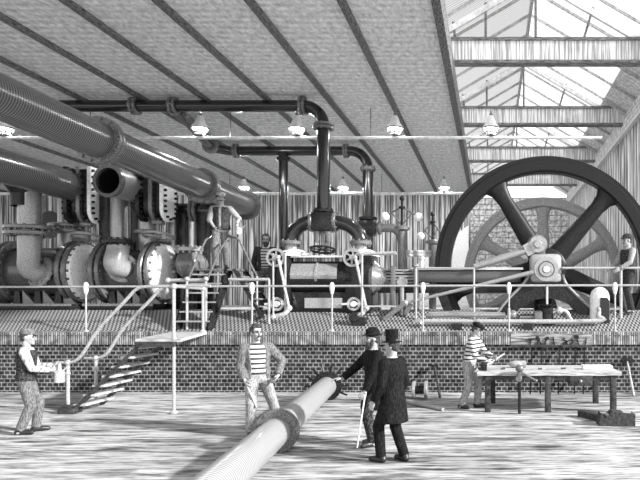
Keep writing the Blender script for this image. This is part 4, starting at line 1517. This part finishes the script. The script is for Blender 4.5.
# timber baulks on the floor right
t = thing('timber_baulk', (X(610, 10.7), 10.7, 0), 'dark sawn timber baulks nailed crosswise lying on the floor at lower right', 'timber')
p = [P(582, 414, 11.4), P(603, 421, 10.6), P(602, 420, 10.6), P(634, 420, 10.8)]
MB().bar((X(581, 11.2), 11.2, .06), (X(605, 10.65), 10.65, .06), .16, .12).build('baulk', 'wood_dark', t)
MB().prism([(X(598, 10.4), 0), (X(634, 10.4), 0), (X(634, 10.4), .2), (X(612, 10.4), .24), (X(604, 10.4), .12), (X(600, 10.4), .22)], 10.3, 10.58).build('baulk', 'wood_dark', t)
MB().bar((X(606, 10.4), 10.44, .165), (X(630, 10.4), 10.44, .222), .2, .03).build('pale_face', 'wood_pale', t)
# ------------------------------------------------------------------ people
def apply_remesh(o, vox, smooth=4, factor=0.5):
    m = o.modifiers.new('r', 'REMESH')
    m.mode = 'VOXEL'
    m.voxel_size = vox
    m.use_smooth_shade = True
    s = o.modifiers.new('s', 'SMOOTH')
    s.factor = factor
    s.iterations = smooth
    bpy.context.view_layer.update()
    dg = bpy.context.evaluated_depsgraph_get()
    me = bpy.data.meshes.new_from_object(o.evaluated_get(dg))
    old = o.data
    mats = list(old.materials)
    o.modifiers.clear()
    o.data = me
    bpy.data.meshes.remove(old)
    me.name = o.name
    me.materials.clear()
    for q in mats:
        me.materials.append(q)
    for p in me.polygons:
        p.use_smooth = True
        p.material_index = 0


def ik(a, c, l1, l2, pole):
    a, c = V(a), V(c)
    d = c - a
    L = d.length
    if L > (l1 + l2) * .999:
        c = a + d.normalized() * (l1 + l2) * .999
        d = c - a
        L = d.length
    x = (l1 * l1 - l2 * l2 + L * L) / (2 * L)
    h = math.sqrt(max(0, l1 * l1 - x * x))
    dn = d.normalized()
    p = V(pole)
    p = (p - dn * p.dot(dn)).normalized()
    return a + dn * x + p * h, c


def limb(mb, pts, rs, seg=12, flat_end=False):
    """tapered limb through joints, rounded at each"""
    fine, fr = [], []
    for i in range(len(pts) - 1):
        for k_ in range(3):
            f = k_ / 3
            fine.append(V(pts[i]).lerp(V(pts[i + 1]), f))
            fr.append(rs[i] + (rs[i + 1] - rs[i]) * f)
    fine.append(V(pts[-1]))
    fr.append(rs[-1])
    mb.tube(fine, fr, seg)
    for i, (p, r) in enumerate(zip(pts, rs)):
        if not (flat_end and i == len(pts) - 1):
            mb.ball(p, r, seg, 8)


def loft(mb, secs, seg=24, gap=0.0, th=0.03):
    """secs: (centre, side vector, front vector); gap = half angle left open at the front"""
    if gap <= 0:
        rings = [[mb.bm.verts.new(c + a * math.sin(2 * PI * k_ / seg) + f * math.cos(2 * PI * k_ / seg)) for k_ in range(seg)] for c, a, f in secs]
        for p_, q_ in zip(rings, rings[1:]):
            for k_ in range(seg):
                mb.bm.faces.new((p_[k_], p_[(k_ + 1) % seg], q_[(k_ + 1) % seg], q_[k_]))
        mb.bm.faces.new(rings[0][::-1])
        mb.bm.faces.new(rings[-1])
        return
    outer, inner = [], []
    for c, a, f in secs:
        ro, ri = [], []
        for k_ in range(seg + 1):
            t_ = gap + (2 * PI - 2 * gap) * k_ / seg
            v = a * math.sin(t_) + f * math.cos(t_)
            ro.append(mb.bm.verts.new(c + v))
            ri.append(mb.bm.verts.new(c + v - v.normalized() * th))
        outer.append(ro)
        inner.append(ri)
    for i in range(len(secs) - 1):
        for k_ in range(seg):
            mb.bm.faces.new((outer[i][k_], outer[i][k_ + 1], outer[i + 1][k_ + 1], outer[i + 1][k_]))
            mb.bm.faces.new((inner[i][k_ + 1], inner[i][k_], inner[i + 1][k_], inner[i + 1][k_ + 1]))
        for k_ in (0, seg):
            mb.bm.faces.new((outer[i][k_], outer[i + 1][k_], inner[i + 1][k_], inner[i][k_]))
    for i in (0, len(secs) - 1):
        for k_ in range(seg):
            mb.bm.faces.new((outer[i][k_], outer[i][k_ + 1], inner[i][k_ + 1], inner[i][k_]))


def person(label, loc, heading, h, pose, wear, group=None, hair='hair'):
    s = h / 1.75
    S = lambda v: V(v) * s
    g_ = lambda k_, d_: pose.get(k_, d_)
    hip = S(g_('hip', (0, 0, .92)))
    lx, ly = g_('lean', (0, -.01))
    sd = V((lx, ly, .5)).normalized() * .5 * s
    tw = R(g_('twist', 0))

    def spine(z):
        return hip + sd * ((z - .93) / .5)

    def frame(z):
        f = max(0, min(1, (z - .95) / .4))
        a = V((math.cos(tw * f), math.sin(tw * f), 0))
        up = sd.normalized()
        fr = a.cross(up) if False else up.cross(a)
        fr = -fr if fr.y > 0 else fr
        return a, fr
    TOR = [(.83, .135, .10), (.90, .168, .115), (.97, .165, .112), (1.06, .145, .10), (1.16, .155, .108), (1.27, .172, .118), (1.36, .178, .11), (1.42, .15, .09), (1.46, .085, .065)]

    def tsecs(add, zmin=0, zmax=9, belly=0):
        out = []
        for z, rx, ry in TOR:
            if zmin <= z <= zmax:
                a, f = frame(z)
                out.append((spine(z), a * (rx + add) * s, f * (ry + add + belly) * s))
        return out
    a14, f14 = frame(1.4)
    sh = {k_: spine(1.385) + a14 * sg * .185 * s for k_, sg in (('L', 1), ('R', -1))}
    el, wr, kn, an, hj = {}, {}, {}, {}, {}
    for k_, sg in (('L', 1), ('R', -1)):
        w = S(g_('w' + k_, (sg * .25, -.04, .84)))
        el[k_], wr[k_] = ik(sh[k_], w, .295 * s, .26 * s, g_('p' + k_, (sg * .35, .8, -.1)))
        hj[k_] = hip + V((sg * .09, 0, -.03)) * s
        a = S(g_('a' + k_, (sg * .11, .02 * sg, .085)))
        kn[k_], an[k_] = ik(hj[k_], a, .425 * s, .415 * s, g_('kp' + k_, (sg * .12, -1, 0)))
    neck = spine(1.46)
    hdir = (sd.normalized() + V((0, -.12, .5))).normalized()
    hc = neck + hdir * .165 * s + S(g_('hoff', (0, 0, 0)))
    yaw, pitch, roll = g_('head', (0, 0, 0))
    hq = (Matrix.Rotation(R(yaw), 3, 'Z') @ Matrix.Rotation(R(pitch), 3, 'X') @ Matrix.Rotation(R(roll), 3, 'Y'))
    H = lambda v: hc + hq @ (V(v) * s)
    # ---- body, one continuous surface
    B = MB()
    loft(B, tsecs(0))
    for k_, sg in (('L', 1), ('R', -1)):
        limb(B, [hj[k_], kn[k_], an[k_]], [.085 * s, .056 * s, .04 * s])
        B.ball(kn[k_].lerp(an[k_], .3) + V((0, .012, 0)), (.052 * s, .055 * s, .11 * s))
        fy = R(g_('f' + k_, sg * 12))
        fd = V((math.sin(fy), -math.cos(fy), 0))
        limb(B, [an[k_] + V((0, .03, -.04)) * s, an[k_] + fd * .14 * s + V((0, 0, -.05)) * s], [.04 * s, .03 * s])
        limb(B, [sh[k_], el[k_], wr[k_]], [.056 * s, .041 * s, .028 * s])
        limb(B, [spine(1.36), sh[k_]], [.085 * s, .06 * s])
        # hand
        d = (wr[k_] - el[k_]).normalized()
        d = V(g_('h' + k_, d)).normalized()
        n = V(g_('n' + k_, (-sg, 0, 0)))          # palm normal
        n = (n - d * n.dot(d)).normalized()
        t_ = V((0, -1, 0)) if abs(d.z) > .6 else V((0, 0, 1))
        t_ = d.cross(n)
        want = V(g_('t' + k_, (0, -1, .3)))
        if t_.dot(want) < 0:
            t_ = -t_
        q = Matrix((t_, n, d)).transposed()
        B.ball(wr[k_] + d * .05 * s, (.043 * s, .021 * s, .058 * s), 12, 8, q)
        curl = R(g_('c' + k_, 22))
        for i, fl in enumerate((.92, 1.0, .94, .76)):
            p = wr[k_] + (d * .092 + t_ * (.032 - .0215 * i)) * s
            pts, ang = [p - d * .03 * s, p], curl * .6
            for sl in (.04, .028, .02):
                p = p + (d * math.cos(ang) + n * math.sin(ang)) * sl * fl * s
                pts.append(p)
                ang += curl
            limb(B, pts, [.0105 * s, .0105 * s, .0095 * s, .009 * s, .008 * s], 8)
        p = wr[k_] + (d * .028 + t_ * .03) * s
        pts = [p, p + (d * .03 + t_ * .03 + n * .012) * s, p + (d * .066 + t_ * .036 + n * .03) * s]
        limb(B, pts, [.015 * s, .013 * s, .0095 * s], 8)
    limb(B, [neck - sd * .12, hc + hq @ V((0, .02, -.06)) * s], [.062 * s, .056 * s])
    B.ball(H((0, .012, .025)), (.077 * s, .097 * s, .102 * s), 18, 12, hq)
    B.ball(H((0, -.022, -.045)), (.06 * s, .07 * s, .078 * s), 16, 10, hq)
    B.ball(H((0, -.078, -.1)), (.028 * s, .024 * s, .022 * s), 12, 8, hq)
    B.tube([H((0, -.088, .02)), H((0, -.112, -.018)), H((0, -.118, -.035))], [.009 * s, .013 * s, .015 * s], 8)
    B.ball(H((0, -.108, -.036)), (.019 * s, .014 * s, .011 * s), 10, 6, hq)
    B.tube([H((-.052, -.07, .028)), H((0, -.089, .032)), H((.052, -.07, .028))], .012 * s, 8)
    B.ball(H((0, -.09, -.066)), (.024 * s, .01 * s, .007 * s), 10, 6, hq)
    B.ball(H((0, -.088, -.079)), (.021 * s, .01 * s, .008 * s), 10, 6, hq)
    for sg in (-1, 1):
        B.ball(H((sg * .079, .012, -.01)), (.011 * s, .024 * s, .033 * s), 10, 8, hq)
        B.ball(H((sg * .04, -.062, -.022)), (.024 * s, .022 * s, .022 * s), 10, 8, hq)
    o = B.build('person', 'skin', None, origin=(0, 0, 0))
    apply_remesh(o, .0068 * s, 3, .4)
    tag(o, label, 'person', group)
    ORG[o.name] = V((0, 0, 0))

    def cloth(mb, name, mat, vox=.011, sm=5):
        c = mb.build(name, mat, o)
        apply_remesh(c, vox * s, sm)
        return c
    # ---- clothes
    for name, mat, opt in wear:
        m = MB()
        if name == 'trousers':
            loft(m, tsecs(.016, 0, 1.0))
            for k_ in 'LR':
                limb(m, [hj[k_], kn[k_], an[k_] + V((0, .005, -.01)) * s], [.108 * s, .083 * s, .07 * s], 16, True)
            cloth(m, 'trousers', mat)
        elif name in ('shirt', 'jacket', 'coat'):
            add = .02 if name == 'shirt' else .034
            gap = opt.get('gap', 0)
            if gap:
                loft(m, tsecs(add, .85), 26, R(gap), .03 * s)
            else:
                loft(m, tsecs(add, .96 if name == 'shirt' else .85))
            if name == 'coat' or opt.get('skirt'):
                zb = opt.get('skirt', .55)
                secs = []
                for i in range(5):
                    f = i / 4
                    z = .98 - (.98 - zb) * f
                    c = hip + V((0, .0, z - .92)) * s
                    if i:
                        c = c + (an['L'] + an['R']) * 0
                    secs.append((c, V((1, 0, 0)) * (.195 + .045 * f) * s, V((0, -1, 0)) * (.145 + .06 * f) * s))
                loft(m, secs[::-1])
            e = 1.0 if not opt.get('rolled') else None
            for k_ in 'LR':
                up, lo = ((.075, .058, .047) if name == 'shirt' else (.086, .069, .056)), None
                if opt.get('rolled'):
                    end = el[k_].lerp(wr[k_], .18)
                    limb(m, [sh[k_], el[k_], end], [up[0] * s, up[1] * 1.05 * s, up[1] * 1.0 * s], 14, True)
                else:
                    end = el[k_].lerp(wr[k_], .95)
                    limb(m, [sh[k_], el[k_], end], [up[0] * s, up[1] * s, up[2] * s], 14, True)
                limb(m, [spine(1.35), sh[k_]], [(.105) * s, up[0] * s])
            cloth(m, name, mat)
        elif name == 'vest':
            gap = opt.get('gap', 0)
            if gap:
                loft(m, tsecs(.036, .9, 1.43), 26, R(gap), .03 * s)
            else:
                loft(m, tsecs(.034, .9, 1.43))
            cloth(m, 'waistcoat', mat)
        elif name == 'collar':
            a, f = frame(1.46)
            loft(m, [(spine(1.44), a * .078 * s, f * .074 * s), (spine(1.478), a * .068 * s, f * .068 * s)])
            cloth(m, 'collar', mat, .008, 2)
        elif name == 'shoes':
            for k_, sg in (('L', 1), ('R', -1)):
                mm = MB()
                fy = R(g_('f' + k_, sg * 12))
                fd = V((math.sin(fy), -math.cos(fy), 0))
                b0 = an[k_] + V((0, 0, -.04)) * s
                z_ = an[k_].z - .085 * s
                sole = lambda p_, r_: V((p_.x, p_.y, z_ + r_))
                limb(mm, [an[k_] + V((0, 0, .03)) * s, sole(an[k_] - fd * .045 * s, .045 * s)], [.052 * s, .045 * s])
                limb(mm, [sole(an[k_] - fd * .045 * s, .042 * s), sole(an[k_] + fd * .08 * s, .046 * s), sole(an[k_] + fd * .165 * s, .036 * s)], [.042 * s, .046 * s, .036 * s])
                c = mm.build('shoe', mat, o)
                apply_remesh(c, .01 * s, 3)
                for v in c.data.vertices:
                    if v.co.z < z_ + .004:
                        v.co.z = z_ + .001
        elif name == 'flatcap':
            m.ball(H((0, .012, .085)), (.096 * s, .118 * s, .052 * s), 20, 12, hq)
            m.ball(H((0, .03, .1)), (.1 * s, .108 * s, .045 * s), 20, 12, hq)
            m.ball(H((0, -.105, .062)), (.075 * s, .06 * s, .012 * s), 16, 8, hq)
            cloth(m, 'cap', mat, .009, 2)
        elif name == 'kepi':
            m.lathe([(0, .05), (.098 * s, .05 * s), (.1 * s, .14 * s), (.085 * s, .155 * s), (0, .155 * s)], H((0, .01, 0)), hq @ Z_, 24)
            m.ball(H((0, -.115, .06)), (.07 * s, .055 * s, .012 * s), 16, 8, hq)
            cloth(m, 'cap', mat, .009, 2)
        elif name == 'softhat':
            m.ball(H((0, .01, .095)), (.095 * s, .112 * s, .065 * s), 20, 12, hq)
            m.ball(H((0, -.01, .062)), (.125 * s, .15 * s, .016 * s), 24, 8, hq)
            cloth(m, 'hat', mat, .009, 2)
        elif name == 'bowler':
            m.ball(H((0, .01, .085)), (.094 * s, .112 * s, .098 * s), 22, 14, hq)
            m.ball(H((0, .008, .062)), (.135 * s, .155 * s, .015 * s), 26, 8, hq)
            cloth(m, 'bowler_hat', mat, .008, 2)
        elif name == 'tophat':
            m.lathe([(0, .05 * s), (.094 * s, .05 * s), (.09 * s, .1 * s), (.095 * s, .225 * s), (.088 * s, .235 * s), (0, .235 * s)], H((0, .01, 0)), hq @ Z_, 26)
            m.ball(H((0, .008, .058)), (.14 * s, .155 * s, .014 * s), 26, 8, hq)
            cloth(m, 'top_hat', mat, .008, 2)
        elif name == 'moustache':
            for sg in (-1, 1):
                m.tube([H((0, -.103, -.055)), H((sg * .02, -.1, -.057)), H((sg * .042, -.085, -.064))], [.009 * s, .011 * s, .005 * s], 8)
            m.build('moustache', mat, o)
        elif name == 'beard':
            m.ball(H((0, -.05, -.1)), (.062 * s, .062 * s, .06 * s), 16, 10, hq)
            m.ball(H((0, -.075, -.14)), (.04 * s, .03 * s, .045 * s), 14, 9, hq)
            for sg in (-1, 1):
                m.ball(H((sg * .06, -.018, -.055)), (.016 * s, .03 * s, .055 * s), 12, 8, hq)
            cloth(m, 'beard', mat, .008, 2)
    # ---- eyes and hair
    for sg in (-1, 1):
        m = MB().ball(H((sg * .031, -.084, .006)), (.013 * s, .008 * s, .009 * s), 10, 8, hq)
        m.build('eye', 'black', o)
        m = MB().tube([H((sg * .014, -.099, .027)), H((sg * .035, -.093, .034)), H((sg * .054, -.078, .027))], .006 * s, 6)
        m.build('eyebrow', hair, o)
    m = MB()
    rnd = random.Random(len(label))
    for i in range(60 if pose.get('curly') else 26):
        th = rnd.uniform(0, 2 * PI)
        ph = rnd.uniform(-.35, 1.4)
        v = V((.078 * math.cos(th) * math.cos(ph), .012 + .098 * math.sin(th) * math.cos(ph), .03 + .1 * math.sin(ph)))
        if v.y < -.045 and v.z < .085:
            continue
        if v.z < -.02 and v.y < .03:
            continue
        m.ball(H(v), rnd.uniform(.02, .03) * s, 8, 6)
    m.ball(H((0, .026, .04)), (.081 * s, .097 * s, .094 * s), 18, 12, hq)
    m.ball(H((0, .05, -.02)), (.066 * s, .062 * s, .07 * s), 14, 10, hq)
    cloth(m, 'hair', hair, .009, 1)
    o.location = loc
    o.rotation_euler = (0, 0, R(heading))
    M = Matrix.Translation(V(loc)) @ Matrix.Rotation(R(heading), 4, 'Z')
    ORG[o.name] = V(loc)
    hand = {}
    for k_ in 'LR':
        d = V(g_('h' + k_, (wr[k_] - el[k_]))).normalized()
        hand[k_] = M @ (wr[k_] + d * .085 * s)
    return o, hand, M


SHOE = ('shoes', 'leather', {})
# man with an oil can at the left
pm, hd, M = person('man in peaked cap, dark waistcoat and white sleeves, standing on the floor at far left', (X(26, 9.75), 9.75, 0), 116, 1.64,
                   {'wR': (-.13, -.36, 1.06), 'pR': (-.4, .5, -.6), 'wL': (.1, -.36, 1.12), 'pL': (.4, .4, -.6), 'cR': 45, 'aR': (-.1, .06, .085), 'aL': (.13, -.12, .085),
                    'head': (-5, 4, 0), 'hR': (0, -1, .05), 'nR': (1, 0, 0)},
                   [('trousers', 'grey_cloth', {}), ('shirt', 'white_cloth', {}), ('vest', 'dark_cloth', {}), SHOE, ('kepi', 'grey_cloth', {})])
q = hd['R']
t = thing('oil_can', (q.x + .02, q.y, q.z - .2), 'small pale oil can held by the capped man at far left', 'can')
MB().lathe([(.0, 0), (.075, 0), (.075, .16), (.03, .2), (.018, .3), (0, .3)], (q.x + .05, q.y, q.z - .2), Z_, 18).build('can', 'steel', t)
MB().tube(smooth_path([(q.x + .05, q.y, q.z - .16), (q.x - .06, q.y, q.z - .12), (q.x - .05, q.y, q.z), (q.x + .03, q.y, q.z + .02)], 4), .012, 8).build('handle', 'steel_dull', t)
MB().tube([(q.x + .1, q.y, q.z - .02), (q.x + .2, q.y, q.z + .07)], [.015, .006], 8).build('spout', 'steel', t)
# man astride beside the floor pipe
pm, hd, M = person('curly-haired man with moustache in open jacket and striped shirt, standing astride beside the floor pipe', (-3.58, 9.75, 0), 28, 1.74,
                   {'hip': (-.06, .03, .9), 'aR': (-.2, -.17, .085), 'aL': (.3, .2, .085), 'wL': (.22, -.12, .92), 'pL': (1, .3, .1), 'hL': (-.5, -.5, -.7), 'wR': (-.27, -.12, .87), 'pR': (-.5, .8, 0),
                    'cR': 50, 'head': (22, 0, 0), 'lean': (-.02, .02), 'curly': 1, 'fL': 25},
                   [('trousers', 'pale_cloth', {}), ('shirt', 'stripe', {}), ('jacket', 'grey_cloth', {'gap': 38}), SHOE, ('moustache', 'hair', {})])
q = hd['R']
t = thing('hand_spike', q, 'thin pale rod hanging from the right hand of the curly-haired man', 'rod')
MB().tube([q + V((-.04, .0, .1)), q + V((.16, -.02, -.34))], .016, 8).build('rod', 'steel', t)
# gentlemen
pm, hd, M = person('bearded gentleman in bowler hat and long dark coat, stretching an arm to the floor pipe', (X(374, 8.98), 8.98, 0), -62, 1.67,
                   {'wR': (-.2, -.46, .98), 'hR': (-.2, -1, .05), 'pR': (-.5, .5, -.5), 'nR': (.2, 0, -1), 'wL': (.2, -.2, .84), 'cL': 50, 'head': (-8, 2, 0), 'aR': (-.1, .05, .085), 'aL': (.11, -.06, .085)},
                   [('trousers', 'dark_cloth', {}), ('shirt', 'white_cloth', {}), ('coat', 'black_cloth', {'skirt': .56}), ('collar', 'white_cloth', {}), SHOE, ('bowler', 'black_cloth', {}), ('beard', 'hair', {}), ('moustache', 'hair', {})])
q = hd['L']
t = thing('walking_cane', (q.x - .2, q.y, 0), 'thin pale walking cane slanting to the floor from the bowler-hatted gentleman', 'cane')
MB().tube([q + V((.03, 0, .05)), (X(357, 8.75), 8.75, .015)], .011, 8).build('stick', 'shade', t)
MB().ball(q + V((.03, 0, .06)), .022).build('knob', 'steel', t)
pm, hd, M = person('gentleman in a tall top hat and black frock coat, seen from behind, nearest the viewer', (X(393, 8.06), 8.06, 0), -118, 1.63,
                   {'wL': (.25, -.14, .86), 'wR': (-.24, -.1, .86), 'cL': 35, 'head': (12, 2, 0), 'aL': (.12, -.12, .085), 'aR': (-.1, .12, .085), 'fL': 5},
                   [('trousers', 'black_cloth', {}), ('coat', 'black_cloth', {'skirt': .56}), ('collar', 'white_cloth', {}), SHOE, ('tophat', 'black_cloth', {}), ('moustache', 'hair', {})])
# bench worker
pm, hd, M = person('man in dark cap and striped jersey leaning over the left end of the workbench', (X(469, 12.05), 12.05, 0), 72, 1.68,
                   {'lean': (0, -.13), 'wR': (-.14, -.42, .98), 'pR': (-.6, .5, -.6), 'wL': (.08, -.5, 1.04), 'pL': (.6, .3, -.6), 'cR': 55, 'cL': 50, 'head': (0, 22, 0), 'aR': (-.11, .12, .085), 'aL': (.12, -.14, .085)},
                   [('trousers', 'pale_cloth', {}), ('shirt', 'stripe', {}), SHOE, ('flatcap', 'black_cloth', {})])
q = hd['R']
q2 = hd['L']
t = thing('file', q, 'pale file held across by the striped bench worker', 'tool')
dd = (q2 - q).normalized()
MB().bar(q, q2 + dd * .22, .03, .02).build('blade', 'steel', t)
MB().tube([q - dd * .1, q + dd * .02], .018, 8).build('handle', 'wood_pale', t)
# man on the bridging steps
pm, hd, M = person('man in pale cap and dark waistcoat standing on top of the bridging steps', (X(221, 15.1), 15.12, zt), 12, 1.86,
                   {'wL': (.36, -.2, 1.0), 'pL': (.7, .6, -.3), 'wR': (-.1, -.24, .92), 'pR': (-.9, .3, 0), 'cL': 50, 'head': (14, 6, 0), 'hL': (.4, -.6, -.2)},
                   [('trousers', 'grey_cloth', {}), ('shirt', 'pale_cloth', {'rolled': 1}), ('vest', 'dark_cloth', {'gap': 9}), SHOE, ('flatcap', 'white_cloth', {}), ('moustache', 'hair', {})])
q = hd['L']
t = thing('hand_can', (q.x, q.y, q.z - .22), 'pale can with a spout held out by the man on the steps', 'can')
MB().lathe([(0, 0), (.08, 0), (.075, .14), (.04, .17), (0, .17)], (q.x + .02, q.y, q.z - .22), Z_, 18).build('can', 'steel', t)
MB().tube(arc((q.x + .02, q.y, q.z - .06), (.07, 0, 0), (0, 0, .07), 0, 180, 8), .01, 6).build('handle', 'steel_dull', t)
MB().tube([(q.x + .08, q.y, q.z - .1), (q.x + .2, q.y, q.z + .02)], [.014, .007], 8).build('spout', 'steel', t)
# man behind the engine
pm, hd, M = person('bareheaded dark-haired man in open jacket standing beside the engine cylinder', (X(266, 16.0), 16.0, ZU), 14, 1.95,
                   {'wL': (.3, -.2, 1.02), 'head': (4, 2, 0), 'wR': (-.26, -.05, .88), 'curly': 1},
                   [('trousers', 'grey_cloth', {}), ('shirt', 'stripe', {}), ('jacket', 'dark_cloth', {'gap': 34}), SHOE, ('beard', 'hair', {}), ('moustache', 'hair', {})])
# man at the right
pm, hd, M = person('man in soft hat and dark waistcoat standing by the guard rail right of the flywheel', (X(628, 15.2), 15.2, floor_z(15.2)), -66, 1.93,
                   {'wL': (.18, -.34, .98), 'wR': (-.18, -.36, .99), 'head': (-6, 6, 0), 'pL': (.6, .6, -.4), 'pR': (-.6, .6, -.4)},
                   [('trousers', 'dark_cloth', {}), ('shirt', 'pale_cloth', {}), ('vest', 'dark_cloth', {}), SHOE, ('softhat', 'dark_cloth', {}), ('moustache', 'hair', {})])

# ------------------------------------------------------------------ camera and light
cam = bpy.data.cameras.new('camera')
co = bpy.data.objects.new('camera', cam)
COL.objects.link(co)
cam.sensor_width = 36
cam.lens = 36 * FPX / 640
cam.shift_x = -(VX - 320) / 640
cam.shift_y = (VY - 240) / 640
co.location = (0, 0, EYE)
co.rotation_euler = (PI / 2, 0, 0)
cam.clip_end = 200
SC.camera = co

w = bpy.data.worlds.new('daylight')
SC.world = w
w.use_nodes = True
nt = w.node_tree
bg = nt.nodes['Background']
tc = nt.nodes.new('ShaderNodeTexCoord')
sp = nt.nodes.new('ShaderNodeSeparateXYZ')
nt.links.new(tc.outputs['Generated'], sp.inputs[0])
mr = nt.nodes.new('ShaderNodeMapRange')
mr.inputs[1].default_value = -0.3
mr.inputs[2].default_value = 0.7
nt.links.new(sp.outputs[2], mr.inputs[0])
cr = ramp(nt, mr.outputs[0], [(0.0, 0.5), (0.28, 1.0), (0.45, 1.0), (0.8, 0.55)])
nt.links.new(cr, bg.inputs[0])
bg.inputs[1].default_value = 1.8
sun = bpy.data.lights.new('sun', 'SUN')
so = bpy.data.objects.new('sun', sun)
COL.objects.link(so)
sun.energy = 8.5
sun.angle = R(3)
so.rotation_euler = V((-2.6, 0.95, -1.3)).to_track_quat('-Z', 'Y').to_euler()
# the gas flames in the lamps
for px, yy, lab in lamps:
    ld = bpy.data.lights.new('gas_flame', 'POINT')
    ld.energy = 330 if yy < 20 else 620
    ld.shadow_soft_size = 0.07
    lo = bpy.data.objects.new('gas_flame', ld)
    COL.objects.link(lo)
    lo.location = (P(px, 0, yy).x, yy, ZG + .22)
SC.view_settings.view_transform = 'Standard'
SC.view_settings.look = 'None'
SC.view_settings.exposure = 0.0
SC.view_settings.gamma = 1.0
SC.view_settings.use_curve_mapping = False
SC.cycles.use_denoising = True
